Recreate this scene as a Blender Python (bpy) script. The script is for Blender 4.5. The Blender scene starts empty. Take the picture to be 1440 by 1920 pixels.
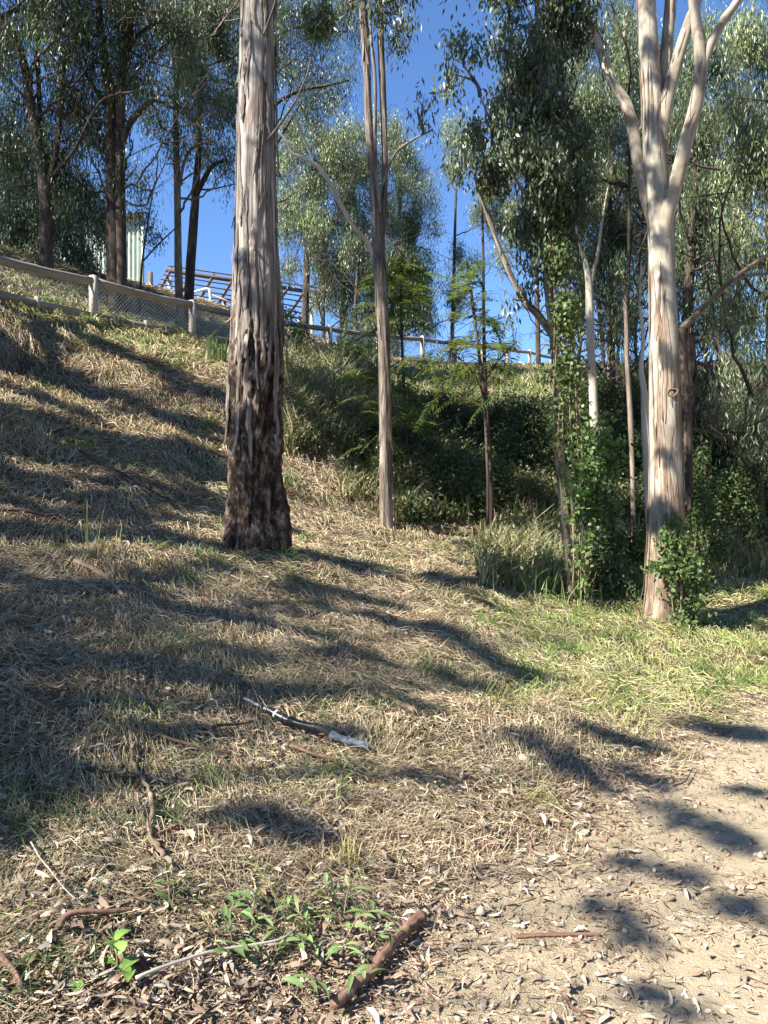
import bpy, math
import numpy as np
from math import radians

C = bpy.context.scene.collection
S = bpy.context.scene
rng = np.random.default_rng(7)

# ------------------------------------------------------------------ camera, sky, sun, exposure
F = 1450.0                                   # focal length in photograph pixels (1440 x 1920)
EYE = np.array([0.0, 0.0, 1.6])
cam_d = bpy.data.cameras.new('camera')
cam = bpy.data.objects.new('camera', cam_d)
C.objects.link(cam)
cam.location = EYE
cam.rotation_euler = (radians(90), 0, 0)
cam_d.sensor_fit = 'VERTICAL'
cam_d.sensor_height = 24
cam_d.lens = 24 * F / 1920
cam_d.clip_start = 0.05
cam_d.clip_end = 3000
S.camera = cam

SUN_EL = radians(43)
SUN_AZ = np.array([-0.84, -0.54])            # horizontal direction towards the sun
SUN_AZ = SUN_AZ / np.linalg.norm(SUN_AZ)
SUN = np.array([SUN_AZ[0] * math.cos(SUN_EL), SUN_AZ[1] * math.cos(SUN_EL), math.sin(SUN_EL)])
W = bpy.data.worlds.new('World')
S.world = W
W.use_nodes = True
nt = W.node_tree
bg = nt.nodes['Background']
sky = nt.nodes.new('ShaderNodeTexSky')
sky.sky_type = 'NISHITA'
sky.sun_disc = False
sky.sun_elevation = SUN_EL
sky.sun_rotation = math.atan2(SUN_AZ[0], SUN_AZ[1])
sky.altitude = 600
sky.air_density = 1.0
sky.dust_density = 0.1
sky.ozone_density = 4.5
hs = nt.nodes.new('ShaderNodeMix'); hs.data_type = 'RGBA'; hs.blend_type = 'MULTIPLY'; hs.inputs[0].default_value = 1
nt.links.new(sky.outputs[0], hs.inputs[6]); hs.inputs[7].default_value = (0.84, 1.0, 1.19, 1)
nt.links.new(hs.outputs[2], bg.inputs[0])
bg.inputs[1].default_value = 0.073
sl = bpy.data.lights.new('sun', 'SUN')
sl.energy = 5.0
sl.angle = radians(0.53)
sl.color = (1.0, 0.935, 0.82)
so = bpy.data.objects.new('sun', sl)
C.objects.link(so)
from mathutils import Vector
so.rotation_euler = Vector(SUN).to_track_quat('Z', 'Y').to_euler()
so.location = (-20, -14, 25)
S.view_settings.view_transform = 'Standard'
S.view_settings.look = 'None'
S.view_settings.gamma = 1
S.view_settings.exposure = 1.55
S.cycles.max_bounces = 6
S.cycles.diffuse_bounces = 3
S.cycles.transmission_bounces = 3

# ------------------------------------------------------------------ helpers
def tag(o, label=None, cat=None, group=None, kind=None):
    if label: o['label'] = label
    if cat: o['category'] = cat
    if group: o['group'] = group
    if kind: o['kind'] = kind
    return o

def empty(name, loc, label, cat, group=None):
    o = bpy.data.objects.new(name, None)
    o.empty_display_size = 0.2
    C.objects.link(o)
    o.location = [float(v) for v in loc]
    return tag(o, label, cat, group)

def mesh(name, V, quads=None, tris=None, polys6=None, col=None, bk=None, mat=None, parent=None, smooth=False):
    """one mesh object from numpy arrays"""
    me = bpy.data.meshes.new(name)
    V = np.asarray(V, dtype=np.float32)
    loops, tot = [], []
    for arr, k in ((quads, 4), (tris, 3), (polys6, 6)):
        if arr is not None and len(arr):
            a = np.asarray(arr, dtype=np.int32).reshape(-1, k)
            loops.append(a.ravel()); tot.append(np.full(len(a), k, dtype=np.int32))
    loops = np.concatenate(loops); tot = np.concatenate(tot)
    start = np.concatenate(([0], np.cumsum(tot)[:-1])).astype(np.int32)
    me.vertices.add(len(V)); me.vertices.foreach_set('co', V.ravel())
    me.loops.add(len(loops)); me.loops.foreach_set('vertex_index', loops)
    me.polygons.add(len(tot)); me.polygons.foreach_set('loop_start', start)
    me.polygons.foreach_set('loop_total', tot)
    if smooth:
        me.polygons.foreach_set('use_smooth', np.ones(len(tot), dtype=bool))
    me.update(calc_edges=True)
    if col is not None:
        a = me.attributes.new('tint', 'FLOAT_COLOR', 'POINT')
        c = np.ones((len(V), 4), dtype=np.float32); c[:, :3] = col
        a.data.foreach_set('color', c.ravel())
    if bk is not None:
        a = me.attributes.new('bk', 'FLOAT_VECTOR', 'POINT')
        a.data.foreach_set('vector', np.asarray(bk, dtype=np.float32).ravel())
    if mat: me.materials.append(mat)
    o = bpy.data.objects.new(name, me)
    C.objects.link(o)
    if parent is not None:
        o.parent = parent
        o.matrix_parent_inverse = __import__('mathutils').Matrix.Translation([-v for v in parent.location])
    return o

def nrm(v):
    return v / (np.linalg.norm(v, axis=-1, keepdims=True) + 1e-9)

def hash2(ix, iy, seed):
    h = (ix.astype(np.int64) * 374761393 + iy.astype(np.int64) * 668265263 + seed * 974634777) & 0x7fffffff
    h = (h ^ (h >> 13)) * 1274126177 & 0x7fffffff
    return ((h ^ (h >> 16)) & 0xffff) / 65535.0

def vnoise(x, y, seed=0):
    x = np.asarray(x, float); y = np.asarray(y, float)
    ix = np.floor(x); iy = np.floor(y); fx = x - ix; fy = y - iy
    fx = fx * fx * (3 - 2 * fx); fy = fy * fy * (3 - 2 * fy)
    a = hash2(ix, iy, seed); b = hash2(ix + 1, iy, seed); c = hash2(ix, iy + 1, seed); d = hash2(ix + 1, iy + 1, seed)
    return (a * (1 - fx) + b * fx) * (1 - fy) + (c * (1 - fx) + d * fx) * fy - 0.5

def smooth(a, b, x):
    t = np.clip((x - a) / (b - a), 0, 1)
    return t * t * (3 - 2 * t)

def W3(px, py, d):
    """a point at depth d (metres along the view axis) where the photograph shows (px, py)"""
    return np.array([(px - 720) / F * d, d, 1.6 - (py - 960) / F * d])

def crom(P, n):
    """Catmull-Rom through the rows of P"""
    P = np.asarray(P, float)
    if len(P) < 3:
        t = np.linspace(0, 1, n)[:, None]
        return P[0] * (1 - t) + P[-1] * t
    Q = np.vstack([2 * P[0] - P[1], P, 2 * P[-1] - P[-2]])
    seg = np.linalg.norm(np.diff(P[:, :3], axis=0), axis=1)
    cum = np.concatenate(([0], np.cumsum(seg)))
    s = np.linspace(0, cum[-1], n)
    i = np.clip(np.searchsorted(cum, s, side='right') - 1, 0, len(P) - 2)
    t = ((s - cum[i]) / np.maximum(seg[i], 1e-9))[:, None]
    p0, p1, p2, p3 = Q[i], Q[i + 1], Q[i + 2], Q[i + 3]
    return 0.5 * (2 * p1 + (p2 - p0) * t + (2 * p0 - 5 * p1 + 4 * p2 - p3) * t ** 2 + (3 * p1 - p0 - 3 * p2 + p3) * t ** 3)

# ------------------------------------------------------------------ materials
def newmat(name):
    m = bpy.data.materials.new(name); m.use_nodes = True
    n = m.node_tree.nodes; b = n['Principled BSDF']
    return m, m.node_tree, b

def ramp(t, fac, stops):
    r = t.nodes.new('ShaderNodeValToRGB')
    e = r.color_ramp.elements
    while len(e) < len(stops): e.new(0.5)
    for k, (p, c) in enumerate(stops):
        e[k].position = p; e[k].color = (c[0], c[1], c[2], 1)
    t.links.new(fac, r.inputs[0])
    return r.outputs[0]

def noise(t, vec, scale, detail=5, rough=0.6, dist=0.0):
    n = t.nodes.new('ShaderNodeTexNoise')
    n.inputs['Scale'].default_value = scale; n.inputs['Detail'].default_value = detail
    n.inputs['Roughness'].default_value = rough; n.inputs['Distortion'].default_value = dist
    if vec is not None: t.links.new(vec, n.inputs['Vector'])
    return n.outputs[0]

def mapv(t, src, sc):
    m = t.nodes.new('ShaderNodeMapping'); m.inputs['Scale'].default_value = sc
    t.links.new(src, m.inputs[0]); return m.outputs[0]

def attr(t, name):
    a = t.nodes.new('ShaderNodeAttribute'); a.attribute_name = name; return a

def mixc(t, fac, a, b, mode='MIX'):
    m = t.nodes.new('ShaderNodeMix'); m.data_type = 'RGBA'; m.blend_type = mode
    for i, v in ((0, fac), (6, a), (7, b)):
        if isinstance(v, (int, float)): m.inputs[i].default_value = v
        elif isinstance(v, tuple): m.inputs[i].default_value = (*v, 1)
        else: t.links.new(v, m.inputs[i])
    return m.outputs[2]

def math_(t, op, a, b=0.0, clamp=False):
    m = t.nodes.new('ShaderNodeMath'); m.operation = op; m.use_clamp = clamp
    for i, v in ((0, a), (1, b)):
        if isinstance(v, (int, float)): m.inputs[i].default_value = v
        else: t.links.new(v, m.inputs[i])
    return m.outputs[0]

def bump(t, b, h, strength, dist):
    n = t.nodes.new('ShaderNodeBump'); n.inputs['Strength'].default_value = strength
    n.inputs['Distance'].default_value = dist
    t.links.new(h, n.inputs['Height']); t.links.new(n.outputs[0], b.inputs['Normal'])

def leafmat(name, rough=0.45, trans=0.25, spec=0.5):
    m, t, b = newmat(name)
    a = attr(t, 'tint')
    t.links.new(a.outputs['Color'], b.inputs['Base Color'])
    b.inputs['Roughness'].default_value = rough
    b.inputs['Specular IOR Level'].default_value = spec
    if trans > 0:
        tr = t.nodes.new('ShaderNodeBsdfTranslucent')
        c2 = mixc(t, 0.6, a.outputs['Color'], (0.30, 0.36, 0.06))
        t.links.new(c2, tr.inputs[0])
        mx = t.nodes.new('ShaderNodeMixShader'); mx.inputs[0].default_value = trans
        t.links.new(b.outputs[0], mx.inputs[1]); t.links.new(tr.outputs[0], mx.inputs[2])
        t.links.new(mx.outputs[0], t.nodes['Material Output'].inputs[0])
    return m

M_leaf = leafmat('eucalypt_leaf', 0.42, 0.10, 0.5)
M_soft = leafmat('soft_leaf', 0.55, 0.14, 0.3)
M_fern = leafmat('fern_leaf', 0.5, 0.4, 0.3)
M_straw = leafmat('straw', 0.6, 0.0, 0.3)
M_litter = leafmat('litter', 0.6, 0.0, 0.35)
M_grass = leafmat('grass_blade', 0.5, 0.3, 0.35)

def barkmat(name, dark, mid, light, sxy=9.0, sz=1.0, contrast=(0.3, 0.5, 0.7), bstr=0.7, bdist=0.02, patch=None, rough=0.85, fine=3.0):
    m, t, b = newmat(name)
    a = attr(t, 'bk').outputs['Vector']
    v = mapv(t, a, (sxy, sxy, sz))
    n1 = noise(t, v, 1.0, 6, 0.65, 0.3)
    v2 = mapv(t, a, (sxy * fine, sxy * fine, sz * fine * 0.8))
    n2 = noise(t, v2, 1.0, 4, 0.6)
    f = math_(t, 'ADD', math_(t, 'MULTIPLY', n1, 0.65), math_(t, 'MULTIPLY', n2, 0.35))
    c = ramp(t, f, [(contrast[0], dark), (contrast[1], mid), (contrast[2], light)])
    if patch:
        v3 = mapv(t, a, (patch[1], patch[1], patch[1] * patch[3]))
        n3 = noise(t, v3, 1.0, 3, 0.55, 0.6)
        fac = ramp(t, n3, [(patch[2] - 0.03, (0, 0, 0)), (patch[2] + 0.03, (1, 1, 1))])
        c = mixc(t, math_(t, 'MULTIPLY', fac, 0.85), c, patch[0])
    t.links.new(c, b.inputs['Base Color'])
    b.inputs['Roughness'].default_value = rough
    b.inputs['Specular IOR Level'].default_value = 0.2
    bump(t, b, f, bstr, bdist)
    return m

M_string = barkmat('stringy_bark', (0.035, 0.026, 0.021), (0.17, 0.14, 0.12), (0.38, 0.34, 0.30), 14, 1.1, (0.33, 0.47, 0.62), 1.0, 0.03)
M_stringr = barkmat('rough_fibrous_bark', (0.02, 0.011, 0.008), (0.10, 0.062, 0.045), (0.30, 0.22, 0.17), 16, 7.0, (0.36, 0.5, 0.66), 1.0, 0.04)
M_gum = barkmat('smooth_gum_bark', (0.16, 0.125, 0.092), (0.33, 0.285, 0.225), (0.50, 0.455, 0.375), 5, 0.7, (0.28, 0.45, 0.62), 0.25, 0.01, patch=((0.20, 0.165, 0.13), 5.0, 0.58, 0.5))
M_gumlow = barkmat('peeling_red_bark', (0.07, 0.045, 0.032), (0.22, 0.155, 0.115), (0.44, 0.36, 0.28), 12, 1.6, (0.33, 0.48, 0.64), 0.9, 0.02)
M_slim = barkmat('slim_gum_bark', (0.035, 0.026, 0.02), (0.15, 0.118, 0.095), (0.36, 0.31, 0.255), 16, 1.6, (0.36, 0.48, 0.62), 1.0, 0.02, fine=3.5)
M_darkbark = barkmat('dark_bark', (0.02, 0.014, 0.011), (0.07, 0.052, 0.042), (0.17, 0.135, 0.11), 9, 1.4, (0.34, 0.5, 0.7), 0.8, 0.02)
M_midbark = barkmat('mottled_bark', (0.06, 0.045, 0.035), (0.19, 0.15, 0.12), (0.40, 0.35, 0.29), 9, 1.4, (0.34, 0.5, 0.66), 0.6, 0.015)
M_pale = barkmat('pale_branch_bark', (0.22, 0.18, 0.14), (0.42, 0.37, 0.30), (0.6, 0.55, 0.47), 12, 1.0, (0.3, 0.45, 0.6), 0.3, 0.006)
M_stick = barkmat('dry_stick', (0.10, 0.065, 0.04), (0.26, 0.19, 0.13), (0.42, 0.33, 0.24), 40, 5, (0.34, 0.5, 0.66), 0.5, 0.003)
M_redbark = barkmat('red_bark_curl', (0.07, 0.04, 0.03), (0.20, 0.115, 0.082), (0.34, 0.225, 0.17), 50, 3, (0.34, 0.5, 0.66), 0.5, 0.003)
M_wood = barkmat('weathered_timber', (0.16, 0.125, 0.10), (0.30, 0.25, 0.205), (0.44, 0.38, 0.32), 30, 1.5, (0.3, 0.5, 0.7), 0.4, 0.004)
M_post = barkmat('pale_post_timber', (0.28, 0.24, 0.20), (0.45, 0.40, 0.34), (0.58, 0.53, 0.46), 30, 1.5, (0.3, 0.5, 0.7), 0.4, 0.004)

def plain(name, col, rough=0.5, metal=0.0, nscale=6.0, var=0.25):
    m, t, b = newmat(name)
    tc = t.nodes.new('ShaderNodeTexCoord')
    n = noise(t, tc.outputs['Object'], nscale, 5)
    c = ramp(t, n, [(0.3, tuple(v * (1 - var) for v in col)), (0.7, tuple(min(1, v * (1 + var)) for v in col))])
    t.links.new(c, b.inputs['Base Color'])
    b.inputs['Roughness'].default_value = rough; b.inputs['Metallic'].default_value = metal
    return m
M_wire = plain('galvanised_wire', (0.62, 0.61, 0.58), 0.6, 0.0)
M_shed = plain('green_painted_steel', (0.50, 0.56, 0.46), 0.45, 0.0, 1.5, 0.12)
M_beam = plain('old_pergola_timber', (0.13, 0.095, 0.075), 0.8)
M_redbeam = plain('red_painted_timber', (0.36, 0.085, 0.04), 0.7)
M_white = plain('white_painted_pipe', (0.72, 0.72, 0.70), 0.4)
M_plastic = plain('black_ribbed_plastic', (0.022, 0.022, 0.024), 0.35)
M_silver = plain('tarnished_silver_foil', (0.20, 0.235, 0.26), 0.45, 0.3, 40, 0.9)
M_stone = plain('dusty_stone', (0.40, 0.34, 0.26), 0.9, 0, 20, 0.3)

# ------------------------------------------------------------------ terrain
edge = np.array([(-30, -24), (-10, -8.5), (-4, -3), (-1.5, .5), (-.85, 1.7), (-.18, 2.42), (.25, 3.10), (.88, 3.70), (1.48, 4.46), (3.2, 6.44), (6, 9), (12, 14), (30, 26), (60, 40.)])
def path_d(x, y):
    """signed distance from the edge of the dirt path, positive up the bank"""
    x = np.asarray(x, float); y = np.asarray(y, float)
    best = np.full(x.shape, 1e9); sg = np.ones(x.shape)
    for a, b in zip(edge[:-1], edge[1:]):
        e = b - a; L2 = e @ e
        t = np.clip(((x - a[0]) * e[0] + (y - a[1]) * e[1]) / L2, 0, 1)
        dx = x - a[0] - t * e[0]; dy = y - a[1] - t * e[1]
        d = np.hypot(dx, dy); s = np.sign(e[0] * dy - e[1] * dx)
        k = d < best; best = np.where(k, d, best); sg = np.where(k, s, sg)
    return best * sg

posts_px = [(-215, 486, 400, 11.2), (-50, 546, 462, 13.7), (175, 597, 517, 16.3), (361, 632, 563, 18.9), (495, 652, 590, 21.6), (618, 666, 610, 24.3), (710, 676, 621, 26.8),
            (792, 682, 630, 29), (853, 684, 638, 31.5), (905, 685, 644, 33.8), (952, 685, 650, 36), (993, 686, 656, 38.5), (1045, 690, 668, 41)]
CP = [(0, 0, 0), (3, 0, 0), (1.5, 2.5, 0), (3, 4, 0), (6, 6, -.1), (10, 8, -.1), (.39, 3.13, .01), (.96, 3.68, .01), (1.48, 4.46, .01), (3.2, 6.44, .0), (6, 9, .0),
      (12, 14, .1), (-1.5, .5, 0), (-4, -3, 0), (-10, -8, 0), (0, -10, -.2), (10, -5, -.3), (20, 5, -.3), (-8, 6, 3.0), (-6, 0, 1.3), (2, 38, 7.3), (6, 46, 8.2), (10, 55, 8.3),
      (-60, 60, 10), (0, 100, 8), (60, 80, 8), (80, 20, 3), (-40, 20, 10), (-30, 0, 5), (-40, -30, 2), (60, -40, -1), (0, -80, -1), (-80, -80, 0), (150, 150, 8), (-150, 150, 9),
      (150, -150, -1), (-150, -150, -1), (25, 20, 3), (30, 35, 7.5), (0, 2.42, 0.0)]
for q in [(0, 1920, 2.11), (0, 1560, 2.94), (0, 1200, 4.48), (0, 960, 6.9), (0, 700, 12), (350, 1500, 3.39), (350, 1200, 5.07), (475, 1030, 7.5), (725, 985, 11), (250, 800, 10.5),
          (300, 700, 14), (420, 700, 15), (600, 800, 14), (600, 900, 12), (560, 1000, 9.3), (720, 1200, 5.9), (720, 1500, 3.74), (1000, 1200, 7.0), (1245, 1165, 9.3), (1075, 1130, 9.5),
          (1440, 1200, 8.9), (1440, 1060, 13), (1440, 980, 16.5), (1300, 900, 20), (1300, 700, 30), (1440, 700, 28), (980, 1060, 10.5), (850, 1000, 12), (900, 900, 15), (900, 800, 18.5),
          (1100, 900, 17), (1100, 800, 21), (1120, 700, 34), (750, 850, 15), (750, 750, 19), (650, 720, 20), (60, 490, 20), (280, 545, 24), (420, 575, 28), (600, 635, 30), (700, 665, 33)]:
    CP.append(tuple(W3(*q)))
for px, yb, yt, d in posts_px: CP.append(tuple(W3(px, yb, d)))
CP = np.array(CP, float)
def _phi(r2): return 0.5 * r2 * np.log(r2 + 1e-12)
_n = len(CP)
_A = np.zeros((_n + 3, _n + 3))
_r2 = ((CP[:, None, :2] - CP[None, :, :2]) ** 2).sum(-1)
_A[:_n, :_n] = _phi(_r2) + np.eye(_n) * 0.05
_A[:_n, _n] = 1; _A[:_n, _n + 1:] = CP[:, :2]; _A[_n, :_n] = 1; _A[_n + 1:, :_n] = CP[:, :2].T
_w = np.linalg.solve(_A, np.concatenate([CP[:, 2], np.zeros(3)]))
def H0(x, y):
    x = np.asarray(x, float); y = np.asarray(y, float); sh = x.shape
    x = x.ravel(); y = y.ravel(); out = np.empty(len(x))
    for i in range(0, len(x), 40000):
        a = x[i:i + 40000]; b = y[i:i + 40000]
        r2 = (a[:, None] - CP[None, :, 0]) ** 2 + (b[:, None] - CP[None, :, 1]) ** 2
        out[i:i + 40000] = _phi(r2) @ _w[:_n] + _w[_n] + _w[_n + 1] * a + _w[_n + 2] * b
    out = out.reshape(sh)
    return np.clip(out, -4, 13)
def H(x, y):
    x = np.asarray(x, float); y = np.asarray(y, float)
    d = path_d(x, y)
    up = smooth(0.0, 1.2, d)
    b = H0(x, y)
    b = b * smooth(-0.6, 0.5, d) + np.where(d < 0.5, 0, 0)
    b = np.where(d < -0.6, -0.02, b)
    b = b + up * (0.11 * vnoise(x * 1.4, y * 1.4, 1) + 0.08 * vnoise(x * 3.5, y * 3.5, 2) + 0.04 * vnoise(x * 9, y * 9, 3))
    b = b + 0.02 * vnoise(x * 2, y * 2, 4) + 0.008 * vnoise(x * 12, y * 12, 5)
    return b
def G(px, py, dmax=60):
    """where the ray through photograph pixel (px, py) meets the ground"""
    px = np.atleast_1d(np.asarray(px, float)); py = np.atleast_1d(np.asarray(py, float))
    ds = np.concatenate([np.arange(1.8, 12, 0.05), np.arange(12, dmax, 0.2)])
    dirs = np.stack([(px - 720) / F, np.ones_like(px), -(py - 960) / F], -1)
    out = np.zeros((len(px), 3)); done = np.zeros(len(px), bool)
    for d in ds:
        if done.all(): break
        P = EYE + dirs * d
        k = ~done
        hit = np.zeros(len(px), bool)
        hit[k] = P[k, 2] <= H(P[k, 0], P[k, 1])
        out[hit] = P[hit]; done |= hit
    out[~done] = (EYE + dirs * dmax)[~done]
    return out if len(px) > 1 else out[0]
def onto(p, lift=0.0):
    p = np.array(p, float); p[..., 2] = H(p[..., 0], p[..., 1]) + lift; return p

# ground sheet: fine near the camera, reaching the horizon
u = np.linspace(-1, 1, 560)
gx = 1.5 + 9.0 * u + 900 * np.sign(u) * np.abs(u) ** 7
v = np.linspace(0, 1, 640)
gy = -0.5 + 24 * v ** 1.5 + 1000 * np.clip(v - .72, 0, 1) ** 3 * 25
gy = np.concatenate([-0.5 - np.array([600, 200, 80, 40, 20, 12, 8, 5, 3.2, 2, 1.2, .6, .3]), gy])
GX, GY = np.meshgrid(gx, gy)
GZ = H(GX, GY)
far = np.hypot(GX, GY)
GZ = GZ * (1 - smooth(150, 400, far))
nx, ny = len(gx), len(gy)
idx = np.arange(nx * ny).reshape(ny, nx)
q = np.stack([idx[:-1, :-1], idx[:-1, 1:], idx[1:, 1:], idx[1:, :-1]], -1).reshape(-1, 4)
Vg = np.stack([GX, GY, GZ], -1).reshape(-1, 3)

def groundmat(name, stops, chips):
    m, t, b = newmat(name)
    g = t.nodes.new('ShaderNodeNewGeometry'); p = g.outputs['Position']
    n1 = noise(t, p, 1.3, 6, 0.6); n2 = noise(t, p, 30, 6, 0.7); n3 = noise(t, p, 140, 3, 0.6)
    f = math_(t, 'ADD', math_(t, 'MULTIPLY', n1, 0.3), math_(t, 'ADD', math_(t, 'MULTIPLY', n2, 0.4), math_(t, 'MULTIPLY', n3, 0.3)))
    c = ramp(t, f, stops)
    vo = t.nodes.new('ShaderNodeTexVoronoi'); vo.inputs['Scale'].default_value = 55
    t.links.new(mapv(t, p, (1, 1, 1)), vo.inputs['Vector'])
    k = ramp(t, vo.outputs['Distance'], [(0.12, (1, 1, 1)), (0.22, (0, 0, 0))])
    c = mixc(t, math_(t, 'MULTIPLY', k, 0.55), c, chips)
    t.links.new(c, b.inputs['Base Color']); b.inputs['Roughness'].default_value = 0.95
    b.inputs['Specular IOR Level'].default_value = 0.1
    bump(t, b, math_(t, 'ADD', n2, n3), 0.6, 0.02)
    return m
M_soil = groundmat('leafy_soil', [(0.35, (0.03, 0.021, 0.014)), (0.5, (0.085, 0.06, 0.04)), (0.66, (0.22, 0.165, 0.11))], (0.22, 0.16, 0.10))
M_path = groundmat('pale_dusty_track', [(0.33, (0.19, 0.152, 0.10)), (0.45, (0.34, 0.28, 0.19)), (0.6, (0.42, 0.35, 0.25))], (0.24, 0.19, 0.13))
ground = mesh('ground', Vg, quads=q, mat=M_soil, smooth=True)
tag(ground, 'brown leafy soil of the embankment under the dry grass', 'ground', kind='structure')
# the dirt path, a sheet a little above the soil, with a ragged edge
cent = Vg[q].mean(1)
dq = path_d(cent[:, 0], cent[:, 1]) + 0.35 * vnoise(cent[:, 0] * 2.2, cent[:, 1] * 2.2, 11) + 0.25 * vnoise(cent[:, 0] * 7, cent[:, 1] * 7, 12)
keep = q[(dq < 0.34) & (dq > -5.5) & (np.hypot(cent[:, 0], cent[:, 1]) < 60)]
uq, inv = np.unique(keep, return_inverse=True)
Vp = Vg[uq].copy(); Vp[:, 2] += 0.005
tag(mesh('path', Vp, quads=inv.reshape(-1, 4), mat=M_path, smooth=True), 'pale dusty dirt track strewn with leaf chips', 'path', kind='structure')

# ------------------------------------------------------------------ tubes, trunks, leaves
def frames(P):
    T = nrm(np.gradient(P, axis=0)); n = len(P)
    N = np.zeros_like(P)
    r = np.array([1., 0, 0]) if abs(T[0, 0]) < 0.8 else np.array([0, 0, 1.])
    N[0] = nrm(r - T[0] * (r @ T[0]))
    for i in range(1, n):
        v = N[i - 1] - T[i] * (N[i - 1] @ T[i]); N[i] = v / (np.linalg.norm(v) + 1e-9)
    return T, N, np.cross(T, N)

def tube_arr(P, R, sides=8, disp=None, cap=True):
    """tube along P with radii R; disp(angle, length) -> relative radius"""
    P = np.asarray(P, float); R = np.asarray(R, float); n = len(P)
    T, N, B = frames(P)
    L = np.concatenate(([0], np.cumsum(np.linalg.norm(np.diff(P, axis=0), axis=1))))
    a = np.linspace(0, 2 * np.pi, sides, endpoint=False)
    rr = np.repeat(R[:, None], sides, 1)
    if disp is not None:
        A_, L_ = np.meshgrid(a, L)
        rr = rr * (1 + disp(A_, L_))
    V = P[:, None] + rr[..., None] * (np.cos(a)[None, :, None] * N[:, None] + np.sin(a)[None, :, None] * B[:, None])
    r0 = R.mean()
    bk = np.stack([np.cos(a)[None] * r0 + 0 * rr, np.sin(a)[None] * r0 + 0 * rr, np.repeat(L[:, None], sides, 1)], -1)
    V = V.reshape(-1, 3); bk = bk.reshape(-1, 3)
    i = np.arange(n - 1)[:, None] * sides; j = np.arange(sides)[None]; j2 = (j + 1) % sides
    q = np.stack([i + j, i + j2, i + sides + j2, i + sides + j], -1).reshape(-1, 4)
    tr = np.zeros((0, 3), int)
    if cap:
        V = np.vstack([V, P[0], P[-1] + T[-1] * R[-1] * 0.3]); bk = np.vstack([bk, bk[0] * [0, 0, 1], bk[-1] * [0, 0, 1]])
        c0, c1 = n * sides, n * sides + 1; jj = np.arange(sides); k2 = (jj + 1) % sides
        tr = np.vstack([np.stack([np.full(sides, c0), k2, jj], -1), np.stack([np.full(sides, c1), (n - 1) * sides + jj, (n - 1) * sides + k2], -1)])
    return V, q, tr, bk

class Bag:
    """collects shapes into one mesh"""
    def __init__(s): s.V = []; s.q = []; s.t = []; s.h = []; s.bk = []; s.c = []; s.n = 0
    def add(s, V, q=None, t=None, h=None, bk=None, c=None):
        V = np.asarray(V, float)
        s.V.append(V)
        if q is not None and len(q): s.q.append(np.asarray(q) + s.n)
        if t is not None and len(t): s.t.append(np.asarray(t) + s.n)
        if h is not None and len(h): s.h.append(np.asarray(h) + s.n)
        s.bk.append(bk if bk is not None else V * 1.0)
        s.c.append(c if c is not None else np.full((len(V), 3), .5))
        s.n += len(V); return s
    def tube(s, P, R, sides=6, disp=None):
        V, q, t, bk = tube_arr(P, R, sides, disp); bk = bk + [0, 0, len(s.V) * 3.7]
        return s.add(V, q, t, bk=bk)
    def box(s, a, b, w, h, up=(0, 0, 1)):
        """a bar from a to b, w wide, h high"""
        a = np.asarray(a, float); b = np.asarray(b, float)
        T = nrm(b - a); up = np.asarray(up, float)
        X = np.cross(T, up); X = nrm(X) if np.linalg.norm(X) > 1e-3 else np.array([1., 0, 0]); Y = np.cross(X, T)
        V = []
        L = np.linalg.norm(b - a)
        for p, l in ((a, 0), (b, L)):
            for i, j in ((-1, -1), (1, -1), (1, 1), (-1, 1)): V.append(p + X * i * w / 2 + Y * j * h / 2)
        bk = np.array([[i * w / 2, j * h / 2, l + len(s.V) * 3.1] for l in (0, L) for i, j in ((-1, -1), (1, -1), (1, 1), (-1, 1))])
        q = [(0, 1, 5, 4), (1, 2, 6, 5), (2, 3, 7, 6), (3, 0, 4, 7), (0, 3, 2, 1), (4, 5, 6, 7)]
        return s.add(np.array(V), q, bk=bk)
    def build(s, name, mat, parent=None, smooth=False):
        cat = lambda l, k: np.concatenate(l) if l else None
        return mesh(name, np.concatenate(s.V), cat(s.q, 4), cat(s.t, 3), cat(s.h, 6), col=np.concatenate(s.c), bk=np.concatenate(s.bk), mat=mat, parent=parent, smooth=smooth)

def pxpath(pts, n):
    """pts rows (px, py, depth, width_px) -> world points, radii"""
    Q = np.array([[*W3(a, b, d), 0.5 * w * d / F] for a, b, d, w in pts])
    Q = crom(Q, n)
    return Q[:, :3], np.maximum(Q[:, 3], 0.002)

def leaves(C0, L, Wd, down, r, tint, kind='rhomb', droop=0.75, var=0.25):
    """leaf blades at points C0; returns V, faces, colours. tint rows or one colour"""
    n = len(C0)
    d = r.normal(size=(n, 3)) * (1 - droop); d[:, 2] -= droop * down
    d = nrm(d); s = nrm(np.cross(d, r.normal(size=(n, 3))))
    L = (L * r.uniform(.65, 1.3, n))[:, None]; w = (Wd * r.uniform(.7, 1.25, n))[:, None]
    nn = np.cross(d, s)
    tint = np.asarray(tint, float) * np.exp(r.normal(size=(n, 1)) * var)
    if kind == 'rhomb':
        V = np.stack([C0, C0 + d * L * .42 + s * w / 2 + nn * L * .05, C0 + d * L + nn * L * .12 * r.choice([-1, 1], n)[:, None], C0 + d * L * .42 - s * w / 2 + nn * L * .05], 1)
        k = 4
    else:
        V = np.stack([C0, C0 + d * L * .22 + s * w * .45, C0 + d * L * .6 + s * w * .42, C0 + d * L, C0 + d * L * .6 - s * w * .42, C0 + d * L * .22 - s * w * .45], 1)
        k = 6
    idx = np.arange(n * k).reshape(n, k)
    return V.reshape(-1, 3), idx, np.repeat(np.broadcast_to(tint, (n, 3)), k, axis=0)

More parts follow.
